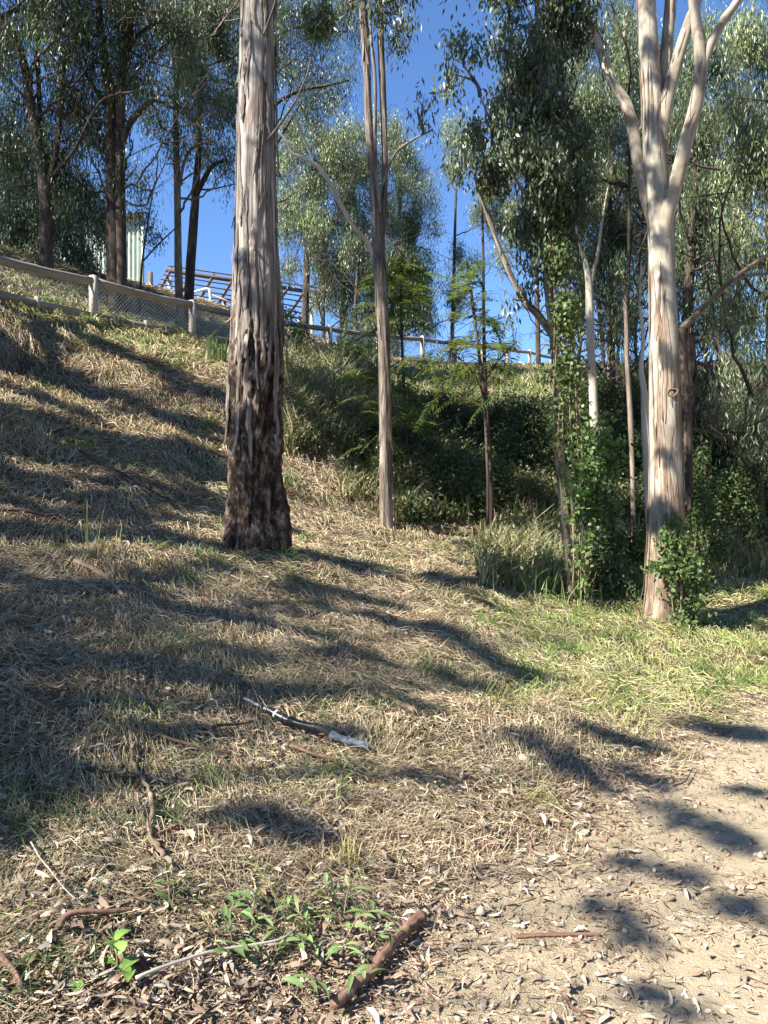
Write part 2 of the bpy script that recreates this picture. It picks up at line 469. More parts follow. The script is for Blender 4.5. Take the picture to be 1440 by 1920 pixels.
def furrow(seed, amp, f=9, fl=1.2):
    def g(A, Lh):
        x = np.cos(A) * f / 3; y = np.sin(A) * f / 3
        n = vnoise(x * 1.0 + seed, Lh * fl + y * 2.1, seed) + vnoise(x + 9.3, y * 2 + Lh * fl * .6, seed + 1) + .6 * vnoise(x * 2.7, Lh * fl * 2 + y * 5, seed + 2)
        return amp * n
    return g

def foliage(bag, blobs, trunkP, r, leafL, leafW, tint, dens=1.0, droop=0.75, twig=None, twr=0.012, kind='rhomb', clump=0.42, var=0.25, lai=2.0):
    """blobs rows (px,py,rx,ry,depth[,weight]) -> clumps of hanging leaves filling each blob, twigs leading to them from the trunk"""
    for bl in blobs:
        px, py, rx, ry, dep = bl[:5]; pf = 1.12 if dep > 13.9 and leafL > .12 else 1.0; rx *= pf; ry *= pf; wgt = bl[5] if len(bl) > 5 else 1.0
        c = W3(px, py, dep); RX = rx * dep / F; RZ = ry * dep / F; RY = RX * 0.9
        RX *= 1.12; RZ *= 1.12; lai_ = lai * 1.7
        nc = max(3, int(dens * wgt * 1.5 * (RX * RZ + RX * RY * .4) / (clump * clump)))
        p = r.normal(size=(nc, 3)); p = nrm(p) * (r.uniform(0.05, 1, nc) ** 0.45)[:, None]
        cc = c + p * [RX, RY, RZ]
        # limb from the trunk to the blob
        if twig is not None and trunkP is not None:
            lower = trunkP[trunkP[:, 2] < c[2] + RZ * .2]
            if len(lower) == 0: lower = trunkP[:1]
            k = np.argmin(np.linalg.norm((lower - c) * [1, 1, .8], axis=1)); a = lower[k]
            dist = np.linalg.norm(c - a)
            m = (a + c) / 2 + r.normal(size=3) * dist * .08 + [0, 0, -dist * .06]
            LP = crom([a, m, c, c + (c - m) * .5 * min(1, RX / max(dist, .01))], 12)
            twig.tube(LP, np.linspace(twr * 2.2, twr * .8, 12) + dist * .002, 5)
            for ci in cc:
                k = r.integers(3, 12); b = LP[k]; dd = np.linalg.norm(ci - b)
                m = (b + ci) / 2 + r.normal(size=3) * dd * .15 + [0, 0, dd * .1]
                twig.tube(crom([b, m, ci], 5), np.linspace(twr * .8, twr * .3, 5), 4)
        ct = np.exp(r.normal(size=(nc, 1)) * .22)
        nl = int(lai_ * wgt * math.pi * RX * RZ / (leafL * leafW * .5) / nc + 3)
        q = r.normal(size=(nc, nl, 3)) * [clump * .42, clump * .42, clump * .55]
        q[..., 2] -= np.abs(r.normal(size=(nc, nl))) * clump * .25
        pos = (cc[:, None] + q).reshape(-1, 3)
        tt = np.repeat(np.asarray(tint)[None] * ct, nl, axis=0)
        V, f, col = leaves(pos, leafL, leafW, 1.0, r, tt, kind, droop, var)
        if kind == 'rhomb': bag.add(V, q=f, c=col)
        else: bag.add(V, h=f, c=col)

def tree(label, trunks, blobs, tmat, leafL, leafW, tint, seed, cat='tree', name='eucalyptus_tree', group=None, lmat=None, sides=12, segs=40,
         amp=0.08, dens=1.0, droop=0.75, clump=0.42, kind='rhomb', var=0.25, lai=2.0, twr=0.012, extra=None, bmat=None, toground=True, boughs=0):
    r = np.random.default_rng(seed)
    P0 = W3(*trunks[0][0][:3])
    root = empty(name, (P0[0], P0[1], H(P0[0], P0[1])), label, cat, group)
    tb = Bag(); allP = []
    for k, pts in enumerate(trunks):
        P, R = pxpath(pts, segs if k == 0 else max(12, segs // 2))
        if k == 0 and toground:
            g = float(H(P[0, 0], P[0, 1])) - 0.15
            if P[0, 2] > g:
                P = np.vstack([[P[0, 0], P[0, 1], g], P]); R = np.concatenate([[R[0] * 1.1], R])
        tb.tube(P, R, sides if k == 0 else max(8, sides - 4), furrow(seed + k, amp)); allP.append(P)
    tr = tb.build('trunk', tmat, root, True)
    if blobs:
        fb = Bag(); tw = Bag()
        foliage(fb, blobs, np.vstack(allP), r, leafL, leafW, tint, dens, droop, tw, twr, kind, clump, var, lai)
        for _ in range(boughs):
            TP = allP[0]; k = r.integers(int(len(TP) * .3), len(TP) - 2); a = TP[k]; an = r.uniform(0, 6.28); ln = r.uniform(1.2, 3.4)
            d = np.array([math.cos(an), math.sin(an) * .7, r.uniform(.2, 1.1)]); e = a + d * ln; m = a + d * ln * .5 + [0, 0, -.2 * ln * r.random()] + r.normal(size=3) * .15
            LP = crom([a, m, e, e + r.normal(size=3) * .3 + [0, 0, .3]], 14); LP[1:-1] += r.normal(size=(12, 3)) * .03; tw.tube(LP, np.linspace(.035, .009, 14), 6)
            for _2 in range(4):
                b = LP[r.integers(4, 14)]; d2 = d * .5 + r.normal(size=3) * .5; l2 = r.uniform(.5, 1.3)
                Q2 = crom([b, b + d2 * l2 * .5 + r.normal(size=3) * .08, b + d2 * l2 + [0, 0, .15]], 7); tw.tube(Q2, np.linspace(.014, .005, 7), 4)
                for _3 in range(3):
                    c3 = Q2[r.integers(2, 7)]; tw.tube(crom([c3, c3 + r.normal(size=3) * .15 + d2 * .15, c3 + r.normal(size=3) * .2 + d2 * .35], 4), np.linspace(.007, .004, 4), 3)
        fb.build('crown', lmat or M_leaf, root)
        tw.build('branches', bmat or tmat, root, True)
    return root, tr

# ------------------------------------------------------------------ the big stringy-barked tree
def twozone(name, A, B, z0, z1, sA, sB, patch=None, b1=1.0):
    """bark that is rough and dark low down (B) and runs in long strips above (A)"""
    m, t, b = newmat(name)
    a = attr(t, 'bk').outputs['Vector']
    def lay(cols, s, con):
        n1 = noise(t, mapv(t, a, (s[0], s[0], s[1])), 1.0, 6, 0.65, 0.3)
        n2 = noise(t, mapv(t, a, (s[0] * 3.2, s[0] * 3.2, s[1] * 2.6)), 1.0, 4, 0.65)
        f = math_(t, 'ADD', math_(t, 'MULTIPLY', n1, 0.6), math_(t, 'MULTIPLY', n2, 0.4))
        return f, ramp(t, f, [(con[0], cols[0]), (con[1], cols[1]), (con[2], cols[2])])
    fa, ca = lay(A, sA, (0.36, 0.48, 0.60)); fb, cb = lay(B, sB, (0.38, 0.5, 0.64))
    sep = t.nodes.new('ShaderNodeSeparateXYZ'); t.links.new(a, sep.inputs[0])
    w = noise(t, mapv(t, a, (3.5, 3.5, .6)), 1.0, 4, 0.6)
    z = math_(t, 'ADD', sep.outputs[2], math_(t, 'MULTIPLY', math_(t, 'SUBTRACT', w, 0.5), 2.6 * (z1 - z0)))
    k = math_(t, 'DIVIDE', math_(t, 'SUBTRACT', z, z0), z1 - z0, True)
    c = mixc(t, k, cb, ca)
    if patch:
        n3 = noise(t, mapv(t, a, (patch[1], patch[1], patch[1] * patch[3])), 1.0, 3, 0.55, 0.8)
        fac = ramp(t, n3, [(patch[2] - .04, (0, 0, 0)), (patch[2] + .04, (1, 1, 1))])
        c = mixc(t, math_(t, 'MULTIPLY', fac, 0.75), c, patch[0])
    t.links.new(c, b.inputs['Base Color']); b.inputs['Roughness'].default_value = 0.8
    b.inputs['Specular IOR Level'].default_value = 0.2
    h = math_(t, 'ADD', math_(t, 'MULTIPLY', fb, math_(t, 'SUBTRACT', 1.0, k)), math_(t, 'MULTIPLY', fa, math_(t, 'MULTIPLY', k, b1)))
    bump(t, b, h, 0.9, 0.03)
    return m
M_big = twozone('stringy_bark_trunk', [(0.045, 0.037, 0.032), (0.20, 0.178, 0.16), (0.42, 0.39, 0.355)], [(0.010, 0.006, 0.004), (0.055, 0.035, 0.026), (0.33, 0.25, 0.19)],
                2.1, 3.0, (15, 0.8), (20, 6.0), patch=((0.14, 0.095, 0.072), 3.0, 0.60, 0.25))
M_rgum = twozone('pale_gum_trunk', [(0.17, 0.145, 0.115), (0.33, 0.30, 0.245), (0.47, 0.44, 0.375)], [(0.05, 0.032, 0.022), (0.20, 0.14, 0.10), (0.42, 0.335, 0.255)],
                 1.3, 2.0, (6.5, 1.6), (15, 2.0), patch=((0.20, 0.165, 0.135), 4.0, 0.60, 0.5), b1=0.5)

def bigdisp(A, L):
    A = (A - math.pi / 2) % (2 * math.pi)
    s = lambda k, fl, seed: vnoise(A * k / (2 * math.pi), L * fl + seed * 3.3, seed)
    low = 1 - smooth(1.7, 3.4, L + 1.2 * s(4, .8, 40))
    ridge = 0.05 * (-np.abs(s(17, .55, 41)) * 2 + .3) + 0.035 * (-np.abs(s(40, 1.0, 42)) * 2 + .3)
    flake = 0.018 * s(70, 2.5, 43)
    chunk = 0.20 * s(8, 1.3, 44) + 0.15 * s(20, 3.6, 45) + 0.11 * s(44, 9, 46) + 0.06 * s(95, 22, 39)
    lump = 0.05 * s(3, .6, 47)
    root = 0.20 * (1 - smooth(0.1, 0.9, L)) * (1 + 2.0 * s(7, .3, 48))
    ga = (A - 4.05 + .18 * s(1, .9, 49) * 0 + .25 * vnoise(L * 1.1, L * 0, 50)); groove = -.26 * np.exp(-(ga / .13) ** 2) * (1 - smooth(1.9, 2.8, L)); flange = .10 * np.exp(-((ga - .42) / .25) ** 2) * (1 - smooth(1.6, 3.6, L))
    fis = -.16 * np.clip(1 - np.abs(s(13, 1.6, 51)) * 9, 0, 1) - .10 * np.clip(1 - np.abs(s(30, 3.2, 52)) * 7, 0, 1)
    return lump + ridge * (1 - .5 * low) + flake + (chunk + fis) * low + root + groove + flange
r = np.random.default_rng(3)
bp = [(478, 1040, 7.5, 112), (477, 960, 7.5, 108), (476, 880, 7.5, 106), (477, 800, 7.5, 102), (481, 700, 7.5, 97), (483, 620, 7.5, 92), (483, 560, 7.5, 88), (482, 450, 7.5, 79),
      (482, 350, 7.5, 74), (482, 200, 7.5, 68), (482, 100, 7.5, 64), (484, 0, 7.5, 62), (486, -150, 7.5, 58), (490, -400, 7.55, 48), (492, -700, 7.6, 38), (500, -1100, 7.6, 22)]
P, R = pxpath(bp, 520)
gb = float(H(P[0, 0], P[0, 1]))
P = np.vstack([[P[0, 0], P[0, 1], P[0, 2] - .25], P]); R = np.concatenate([[R[0] * 1.12], R])
big = empty('stringybark_tree', (P[0, 0], P[0, 1], gb), 'thick rough-barked tree trunk with peeling strips, nearest tree on the slope', 'tree')
V, q_, t_, bk = tube_arr(P, R, 190, bigdisp)
mesh('trunk', V, q_, t_, bk=bk, mat=M_big, parent=big, smooth=True)
bigP = P.copy()
# loose strips of bark lying along and curling off the trunk
sb = Bag()
for i in range(95):
    lo = r.uniform(0.14, 0.62) if i % 5 else r.uniform(.08, .2); k0 = int(lo * len(P)); ln = r.integers(12, 55); k1 = min(len(P) - 2, k0 + ln)
    a = r.uniform(math.pi * .9, math.pi * 2.1); n = 14
    kk = np.linspace(k0, k1, n).astype(int); tt = np.linspace(0, 1, n)
    aa = a + .10 * np.cumsum(r.normal(size=n)) * .3 + r.normal() * .12 * tt
    off = 1.015 + .012 * r.random() + (.35 * r.random() ** 3) * np.clip((.35 - tt) / .35, 0, 1) ** 1.6 + (.2 * r.random() ** 4) * np.clip((tt - .8) / .2, 0, 1) ** 2
    rad = R[kk] * off + .006
    c = P[kk] + np.stack([np.cos(aa) * rad, np.sin(aa) * rad, 0 * aa], 1)
    tg = np.stack([-np.sin(aa), np.cos(aa), 0 * aa], 1); w = (r.uniform(.008, .03) * np.sin(np.pi * np.clip(tt * .86 + .1, 0, 1)))[:, None]
    nr = np.stack([np.cos(aa), np.sin(aa), 0 * aa], 1)
    V = np.concatenate([c - tg * w, c + nr * (.006 + w * .3), c + tg * w]); j = np.arange(n - 1)
    qs = np.vstack([np.stack([j, j + 1, n + j + 1, n + j], -1), np.stack([n + j, n + j + 1, 2 * n + j + 1, 2 * n + j], -1)])
    sb.add(V, qs, bk=V * 1.0)
sb.build('peeling_bark', M_string, big, True)
# its crown, far above the frame
fb, tw = Bag(), Bag()
foliage(fb, [(380, -1500, 420, 260, 7.5), (700, -1300, 300, 220, 8.5), (330, -1150, 200, 150, 6.5), (980, -1250, 300, 200, 9.5), (250, -1350, 260, 200, 9.5)], P, r, .16, .04, (.10, .13, .06), .5, .75, tw, .03, clump=.55, lai=1.6)
fb.build('crown', M_leaf, big); tw.build('branches', M_darkbark, big, True)

# ------------------------------------------------------------------ the pale forked gum on the right
r = np.random.default_rng(5)
limbs = [([(1246, 1175, 9.3, 82), (1247, 1100, 9.3, 73), (1248, 1000, 9.3, 68), (1249, 900, 9.3, 62), (1247, 800, 9.3, 57), (1243, 600, 9.3, 51), (1240, 480, 9.3, 46), (1237, 400, 9.3, 46),
          (1232, 350, 9.3, 41), (1228, 300, 9.3, 41), (1224, 200, 9.3, 40), (1217, 100, 9.3, 36), (1212, 0, 9.3, 33), (1205, -150, 9.3, 28), (1200, -400, 9.3, 18), (1190, -650, 9.3, 9)], 'trunk', 72, 260),
         ([(1230, 290, 9.32, 22), (1240, 200, 9.36, 25), (1248, 120, 9.4, 22), (1257, 0, 9.45, 20), (1262, -150, 9.5, 16), (1270, -350, 9.6, 8)], 'upright_limb', 20, 40),
         ([(1236, 270, 9.27, 20), (1252, 185, 9.2, 24), (1273, 105, 9.15, 22), (1293, 40, 9.1, 20), (1311, -10, 9.0, 17), (1340, -150, 8.8, 10), (1370, -330, 8.6, 5)], 'leaning_limb', 20, 40),
         ([(1226, 430, 9.34, 16), (1213, 375, 9.38, 24), (1197, 310, 9.42, 22), (1186, 240, 9.46, 22), (1174, 195, 9.5, 21), (1155, 165, 9.55, 18), (1137, 130, 9.6, 17), (1121, 80, 9.65, 14), (1108, 42, 9.7, 8)], 'broken_limb', 20, 60),
         ([(1240, 460, 9.25, 26), (1251, 400, 9.17, 29), (1268, 340, 9.1, 27), (1288, 260, 9.0, 25), (1305, 195, 8.95, 24), (1314, 130, 8.9, 22), (1308, 60, 8.85, 20), (1300, 0, 8.8, 18), (1290, -120, 8.75, 13), (1280, -330, 8.7, 6)], 'curved_limb', 24, 70),
         ([(1309, 175, 8.93, 16), (1325, 105, 8.88, 17), (1348, 52, 8.84, 17), (1381, 5, 8.8, 15), (1420, -60, 8.7, 11), (1480, -200, 8.5, 5)], 'forked_limb', 18, 36)]
p0 = W3(*limbs[0][0][0][:3])
gum = empty('gum_tree', (p0[0], p0[1], H(p0[0], p0[1])), 'tall pale smooth gum tree with forking limbs and vines round its base', 'tree')
allP = []
def gumdisp(A, L):
    A = (A - math.pi / 2) % (2 * math.pi)
    s = lambda k, fl, seed: vnoise(A * k / (2 * math.pi), L * fl + seed * 3.3, seed)
    low = 1 - smooth(1.0, 2.1, L)
    return .05 * s(3, .9, 60) + .03 * s(8, 1.6, 61) + low * (.09 * s(14, 1.2, 62) + .07 * s(36, 4, 63)) + .15 * (1 - smooth(0, .6, L)) * (1 + s(6, .3, 64))
for pts, nm, sd, sg in limbs:
    P, R = pxpath(pts, sg)
    if nm == 'trunk':
        P = np.vstack([[P[0, 0], P[0, 1], P[0, 2] - .25], P]); R = np.concatenate([[R[0] * 1.12], R])
        V, q_, t_, bk = tube_arr(P, R, sd, gumdisp); trunkR = (P, R)
    else:
        V, q_, t_, bk = tube_arr(P, R, sd, furrow(70 + len(pts), .07))
    mesh(nm, V, q_, t_, bk=bk, mat=M_rgum if nm == 'trunk' else M_gum, parent=gum, smooth=True)
    allP.append(P)
# branch scar: a dark hollow in a swollen ring
sc = W3(1250, 740, 9.3); sc[1] -= .19
ringa = np.linspace(0, 2 * np.pi, 25)
B_ = Bag(); rp = sc + np.stack([np.cos(ringa) * .058 * (1 + .15 * np.sin(ringa * 2)), -.012 + 0 * ringa, np.sin(ringa) * .045 * (1 + .2 * np.sin(ringa * 3))], 1)
B_.tube(rp + [0, .012, 0], np.full(25, .007), 8, furrow(3, 1.1)); B_.build('branch_scar', M_gumlow, gum, True)
hol = Bag(); a = np.linspace(0, 2 * np.pi, 16, endpoint=False)
V = np.vstack([sc + np.stack([np.cos(a) * .056, -.008 + 0 * a, np.sin(a) * .043], 1), sc + [[0, .045, 0]]])
hol.add(V, t=[(i, (i + 1) % 16, 16) for i in range(16)]); hol.build('hollow', M_stringr, gum)
# peeling strips low on the gum
P, R = trunkR; sb = Bag()
for i in range(80):
    k0 = int((r.uniform(.01, .30) if i < 60 else r.uniform(.3, .75)) * len(P)); k1 = min(len(P) - 2, k0 + r.integers(8, 30)); n = 10
    a = r.uniform(math.pi * .95, math.pi * 2.1); kk = np.linspace(k0, k1, n).astype(int); tt = np.linspace(0, 1, n)
    aa = a + r.normal() * .25 * tt
    off = 1.02 + (.35 * r.random() ** 2) * np.clip((tt - .5) / .5, 0, 1) ** 1.6 * (1 if i % 2 else 0) + (.3 * r.random() ** 2) * np.clip((.4 - tt) / .4, 0, 1) ** 1.6
    rad = R[kk] * off + .005; c = P[kk] + np.stack([np.cos(aa) * rad, np.sin(aa) * rad, 0 * aa], 1)
    tg = np.stack([-np.sin(aa), np.cos(aa), 0 * aa], 1); w = (r.uniform(.006, .02) * np.sin(np.pi * np.clip(tt * .86 + .1, 0, 1)))[:, None]
    V = np.concatenate([c - tg * w, c + tg * w]); j = np.arange(n - 1); sb.add(V, np.stack([j, j + 1, n + j + 1, n + j], -1))
sb.build('peeling_bark', M_gumlow, gum, True)
fb, tw = Bag(), Bag()
foliage(fb, [(1180, -620, 190, 200, 9.3), (1420, -480, 170, 150, 8.6), (1000, -520, 120, 120, 9.8), (1300, -260, 110, 70, 8.8, .5)], np.vstack(allP), r, .15, .035, (.11, .14, .07), .6, .75, tw, .02, clump=.45, lai=1.3)
fb.build('crown', M_leaf, gum); tw.build('branches', M_slim, gum, True)

# ------------------------------------------------------------------ nearer slender trees
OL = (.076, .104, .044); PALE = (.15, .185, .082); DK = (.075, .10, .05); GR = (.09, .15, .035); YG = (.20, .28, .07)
tree('slender twin-stemmed gum with one long pale branch reaching left, middle of the slope',
     [[(725, 1000, 11, 31), (724, 960, 11, 26), (723, 800, 11, 23), (720, 650, 11, 22), (714, 540, 11, 24), (710, 480, 11, 25), (707, 430, 11, 21), (703, 380, 11, 16), (697, 310, 11, 13), (690, 200, 11, 14), (686, 100, 11, 14), (680, 0, 11, 14), (676, -150, 11, 11), (670, -350, 11, 6)],
      [(712, 480, 11.05, 14), (718, 400, 11.1, 13), (722, 300, 11.1, 11), (718, 180, 11.1, 12), (714, 80, 11.1, 12), (712, 0, 11.1, 11), (708, -130, 11.1, 9), (705, -300, 11.1, 5)],
      [(712, 400, 10.95, 6), (704, 300, 10.9, 6), (703, 150, 10.85, 6), (695, 60, 10.8, 5), (688, -80, 10.8, 3)],
      [(716, 350, 11, 5), (740, 290, 11, 4), (775, 262, 10.9, 4), (812, 243, 10.8, 3)]],
     [(735, 25, 45, 45, 10.8, .7), (690, -90, 90, 70, 11, .7), (760, -60, 60, 50, 10.8), (785, 215, 30, 30, 10.8, .35), (640, 15, 30, 30, 11.3, .4), (690, -260, 120, 100, 11)],
     M_slim, .12, .024, DK, 21, sides=28, segs=200, amp=.16, clump=.25, lai=1.5, name='eucalyptus_tree')
def limb(name, pts, mat, parent, n=50, sides=10):
    P, R = pxpath(pts, n); V, q_, t_, bk = tube_arr(P, R, sides, furrow(len(pts), .08))
    return mesh(name, V, q_, t_, bk=bk, mat=mat, parent=parent, smooth=True)
slim = bpy.data.objects['eucalyptus_tree']
limb('pale_limb', [(706, 500, 11, 9), (690, 455, 10.95, 9), (665, 428, 10.9, 8), (640, 385, 10.85, 9), (620, 345, 10.8, 8), (598, 315, 10.75, 8), (572, 297, 10.7, 7), (548, 287, 10.7, 6), (535, 262, 10.7, 5), (522, 247, 10.7, 4)], M_pale, slim)
limb('pale_twig', [(590, 310, 10.75, 4), (574, 270, 10.7, 4), (562, 238, 10.7, 4), (546, 207, 10.7, 3), (530, 185, 10.7, 2)], M_pale, slim, 30, 6)

def ribbons(parent, pts, n, mat, r, kmax=.95, wd=.012):
    P, R = pxpath(pts, 200); B_ = Bag()
    for i in range(n):
        k0 = int(r.uniform(.05, kmax) * 200); k1 = min(198, k0 + r.integers(6, 22)); m = 9; a = r.uniform(3.0, 6.6); kk = np.linspace(k0, k1, m).astype(int); tt = np.linspace(0, 1, m)
        aa = a + r.normal() * .3 * tt; off = 1.04 + (1.2 * r.random() ** 3) * np.clip((.5 - tt) / .5, 0, 1) ** 1.5
        rad = R[kk] * off + .004; c = P[kk] + np.stack([np.cos(aa) * rad, np.sin(aa) * rad, 0 * aa], 1)
        tg = np.stack([-np.sin(aa), np.cos(aa), 0 * aa], 1); w = (r.uniform(.35, 1, 1) * wd * np.sin(np.pi * np.clip(tt * .86 + .1, 0, 1)))[:, None]
        V = np.concatenate([c - tg * w, c + tg * w]); j = np.arange(m - 1); B_.add(V, np.stack([j, j + 1, m + j + 1, m + j], -1))
    B_.build('peeling_bark', mat, parent, True)
q_r = np.random.default_rng(12)
ribbons(slim, [(725, 1000, 11, 31), (724, 960, 11, 26), (723, 800, 11, 23), (720, 650, 11, 22), (714, 540, 11, 24), (710, 480, 11, 25), (707, 430, 11, 21), (703, 380, 11, 16), (697, 310, 11, 13), (690, 200, 11, 14), (686, 100, 11, 14), (680, 0, 11, 14)], 70, M_string, q_r)
ribbons(gum, limbs[4][0], 14, M_gumlow, q_r, .5); ribbons(gum, limbs[2][0], 14, M_gumlow, q_r, .6); ribbons(gum, limbs[1][0], 16, M_gumlow, q_r, .5); ribbons(gum, limbs[3][0], 10, M_gumlow, q_r, .9)
ivy_pts = [(1075, 1130, 9.5, 21), (1066, 1050, 9.5, 18), (1058, 960, 9.5, 16), (1050, 860, 9.5, 18), (1048, 760, 9.5, 15), (1043, 680, 9.5, 16), (1035, 600, 9.5, 17), (1025, 500, 9.5, 17), (1018, 400, 9.5, 15), (1014, 250, 9.5, 14), (1010, 100, 9.5, 13), (1008, 0, 9.5, 11), (1005, -200, 9.5, 7)]
tree('leafy dark-crowned tree with slim trunk wrapped in green vines, left of the pale gum',
     [ivy_pts, [(1037, 630, 9.55, 15), (1010, 592, 9.6, 14), (985, 566, 9.65, 12), (962, 525, 9.7, 10), (938, 470, 9.75, 9), (912, 400, 9.8, 7), (893, 340, 9.8, 5), (880, 290, 9.8, 3)],
      [(1018, 420, 9.45, 8), (1000, 380, 9.4, 7), (975, 350, 9.3, 6), (950, 300, 9.2, 5), (925, 240, 9.1, 4), (900, 180, 9.0, 3)]],
     [(1000, 50, 75, 90, 9.5), (1035, 190, 65, 110, 9.4), (965, 170, 45, 80, 9.7), (1010, 330, 65, 80, 9.4), (1070, 80, 55, 80, 9.7), (1075, 300, 45, 90, 9.8), (875, 130, 55, 60, 9.2, .4), (925, 250, 50, 50, 9.3, .7), (1010, 450, 50, 60, 9.5), (950, 330, 40, 50, 9.8, .8), (985, -120, 130, 120, 9.6), (1060, 420, 50, 70, 9.7), (880, 300, 25, 70, 9.8, .45), (965, 560, 30, 40, 9.6, .3)],
     M_slim, .095, .03, DK, 22, sides=20, segs=160, amp=.12, clump=.22, lai=1.9)
tree('thin dark leaning sapling stem with a bare straight trunk before the shaded bank',
     [[(921, 930, 11.5, 10), (917, 850, 11.5, 9), (910, 730, 11.5, 8), (907, 600, 11.5, 6), (906, 480, 11.5, 5), (904, 380, 11.5, 4), (908, 330, 11.5, 3)],
      [(912, 800, 11.5, 5), (903, 720, 11.5, 5), (893, 620, 11.4, 4), (884, 540, 11.3, 3)]],
     [(908, 345, 12, 30, 11.5, .3)], M_darkbark, .09, .02, DK, 23, sides=8, clump=.15, lai=1.0, name='sapling')
tree('pale thin peeling tree behind the vine-wrapped one, its trunk lit near the top',
     [[(1122, 1000, 12.5, 15), (1119, 900, 12.5, 15), (1114, 780, 12.5, 16), (1110, 690, 12.5, 15), (1106, 600, 12.5, 15), (1103, 520, 12.5, 12), (1092, 470, 12.5, 9), (1080, 410, 12.5, 8), (1074, 330, 12.5, 6), (1078, 240, 12.5, 4)],
      [(1104, 560, 12.5, 9), (1112, 510, 12.5, 7), (1120, 480, 12.4, 6), (1128, 420, 12.3, 5), (1140, 350, 12.2, 3)]],
     [(1095, 440, 30, 40, 12.5, .5), (1080, 280, 35, 60, 12.5, .8), (1138, 360, 30, 45, 12.3, .7)], M_pale, .10, .022, OL, 24, sides=14, clump=.2, lai=.9, name='eucalyptus_tree')
tree('thin speckled white stem hugging the left side of the pale gum',
     [[(1218, 1010, 10.6, 14), (1214, 900, 10.6, 14), (1210, 800, 10.6, 15), (1208, 740, 10.6, 13), (1202, 690, 10.6, 9), (1206, 640, 10.6, 7), (1200, 560, 10.6, 6), (1204, 480, 10.6, 4)]],
     [(1200, 520, 22, 50, 10.6, .4)], M_pale, .10, .022, OL, 25, sides=12, clump=.2, lai=.9, name='sapling')
tree('slim mottled stem standing in shade left of the speckled white stem',
     [[(1188, 1000, 12, 9), (1186, 900, 12, 9), (1182, 780, 12, 10), (1176, 680, 12, 9), (1174, 600, 12, 8), (1168, 500, 12, 6)]],
     [(1160, 520, 30, 50, 12, .5)], M_midbark, .10, .022, OL, 26, sides=10, clump=.2, lai=1.0, name='sapling')

# ------------------------------------------------------------------ trees behind the fence and up the slope
BL = dict(clump=.55, sides=12, segs=40, amp=.10)
tree('multi-stemmed dark gum behind the fence, furthest left of the trunks',
     [[(88, 545, 18, 24), (88, 480, 18, 23), (86, 420, 18, 24), (83, 350, 18, 22), (70, 270, 18, 17), (56, 190, 18, 16), (42, 110, 18, 15), (10, 50, 18, 12), (-30, 0, 18, 8)],
      [(86, 360, 18, 14), (100, 310, 18, 12), (112, 230, 18, 11), (118, 130, 18, 10), (135, 60, 18, 8), (150, -20, 18, 6)],
      [(84, 330, 18.1, 11), (76, 250, 18.2, 10), (72, 150, 18.3, 9), (68, 40, 18.3, 8), (66, -60, 18.3, 6)],
      [(98, 330, 17.9, 8), (140, 280, 17.8, 6), (190, 190, 17.6, 5), (260, 170, 17.4, 3)]],
     [(30, 60, 80, 70, 18), (20, 190, 70, 80, 18.5), (110, 40, 70, 60, 18), (150, 170, 60, 80, 18.3), (70, 290, 60, 60, 18.5), (130, 320, 55, 70, 18.5), (60, -60, 130, 80, 18), (10, 320, 40, 70, 18.6), (160, 410, 45, 60, 18.7, .8)],
     M_darkbark, .14, .022, OL, 31, lai=1.1, boughs=10, **BL)
tree('massive dark double-trunked tree behind the second fence bay',
     [[(219, 605, 18.5, 32), (216, 520, 18.5, 30), (211, 400, 18.5, 25), (208, 280, 18.5, 20), (207, 180, 18.5, 19), (195, 110, 18.5, 16), (186, 20, 18.5, 13), (180, -80, 18.5, 9)],
      [(228, 600, 18.4, 22), (228, 500, 18.4, 20), (226, 380, 18.4, 19), (226, 260, 18.4, 18), (228, 150, 18.4, 17), (240, 70, 18.4, 15), (252, 0, 18.4, 12), (262, -100, 18.4, 8)],
      [(228, 275, 18.4, 13), (240, 238, 18.3, 13), (262, 208, 18.2, 12), (290, 188, 18.2, 8), (320, 200, 18.2, 5), (345, 215, 18.2, 3)],
      [(226, 120, 18.5, 10), (250, 75, 18.6, 9), (290, 45, 18.6, 7), (340, 20, 18.6, 5)],
      [(208, 210, 18.5, 9), (180, 170, 18.6, 8), (150, 120, 18.7, 7), (110, 80, 18.8, 5)]],
     [(190, 30, 80, 60, 18.5), (270, 20, 70, 55, 18.5), (250, 100, 60, 50, 18.7), (170, 130, 60, 60, 18.8), (330, 40, 50, 50, 18.6), (280, 190, 40, 30, 18.2, .6), (180, 270, 35, 70, 18.8, .8), (220, -70, 150, 80, 18.5), (250, 320, 30, 50, 18.3, .5)],
     M_darkbark, .14, .022, OL, 32, lai=1.05, boughs=12, **BL)
tree('slim mottled gum behind the fence, left one of the leaning pair',
     [[(338, 628, 20.5, 15), (336, 560, 20.5, 15), (334, 480, 20.5, 14), (333, 400, 20.5, 13), (332, 330, 20.5, 13), (330, 230, 20.5, 11), (333, 140, 20.5, 10), (345, 60, 20.5, 8), (352, -40, 20.5, 6)],
      [(334, 360, 20.5, 6), (347, 300, 20.4, 6), (365, 275, 20.3, 5), (400, 265, 20.2, 3)]],
     [(340, 110, 55, 65, 20.5), (375, 190, 45, 50, 20.4), (310, 200, 35, 50, 20.7, .7), (350, 10, 60, 50, 20.5), (345, 270, 35, 35, 20.4, .7)],
     M_midbark, .14, .022, PALE, 33, lai=1.15, boughs=8, **BL)
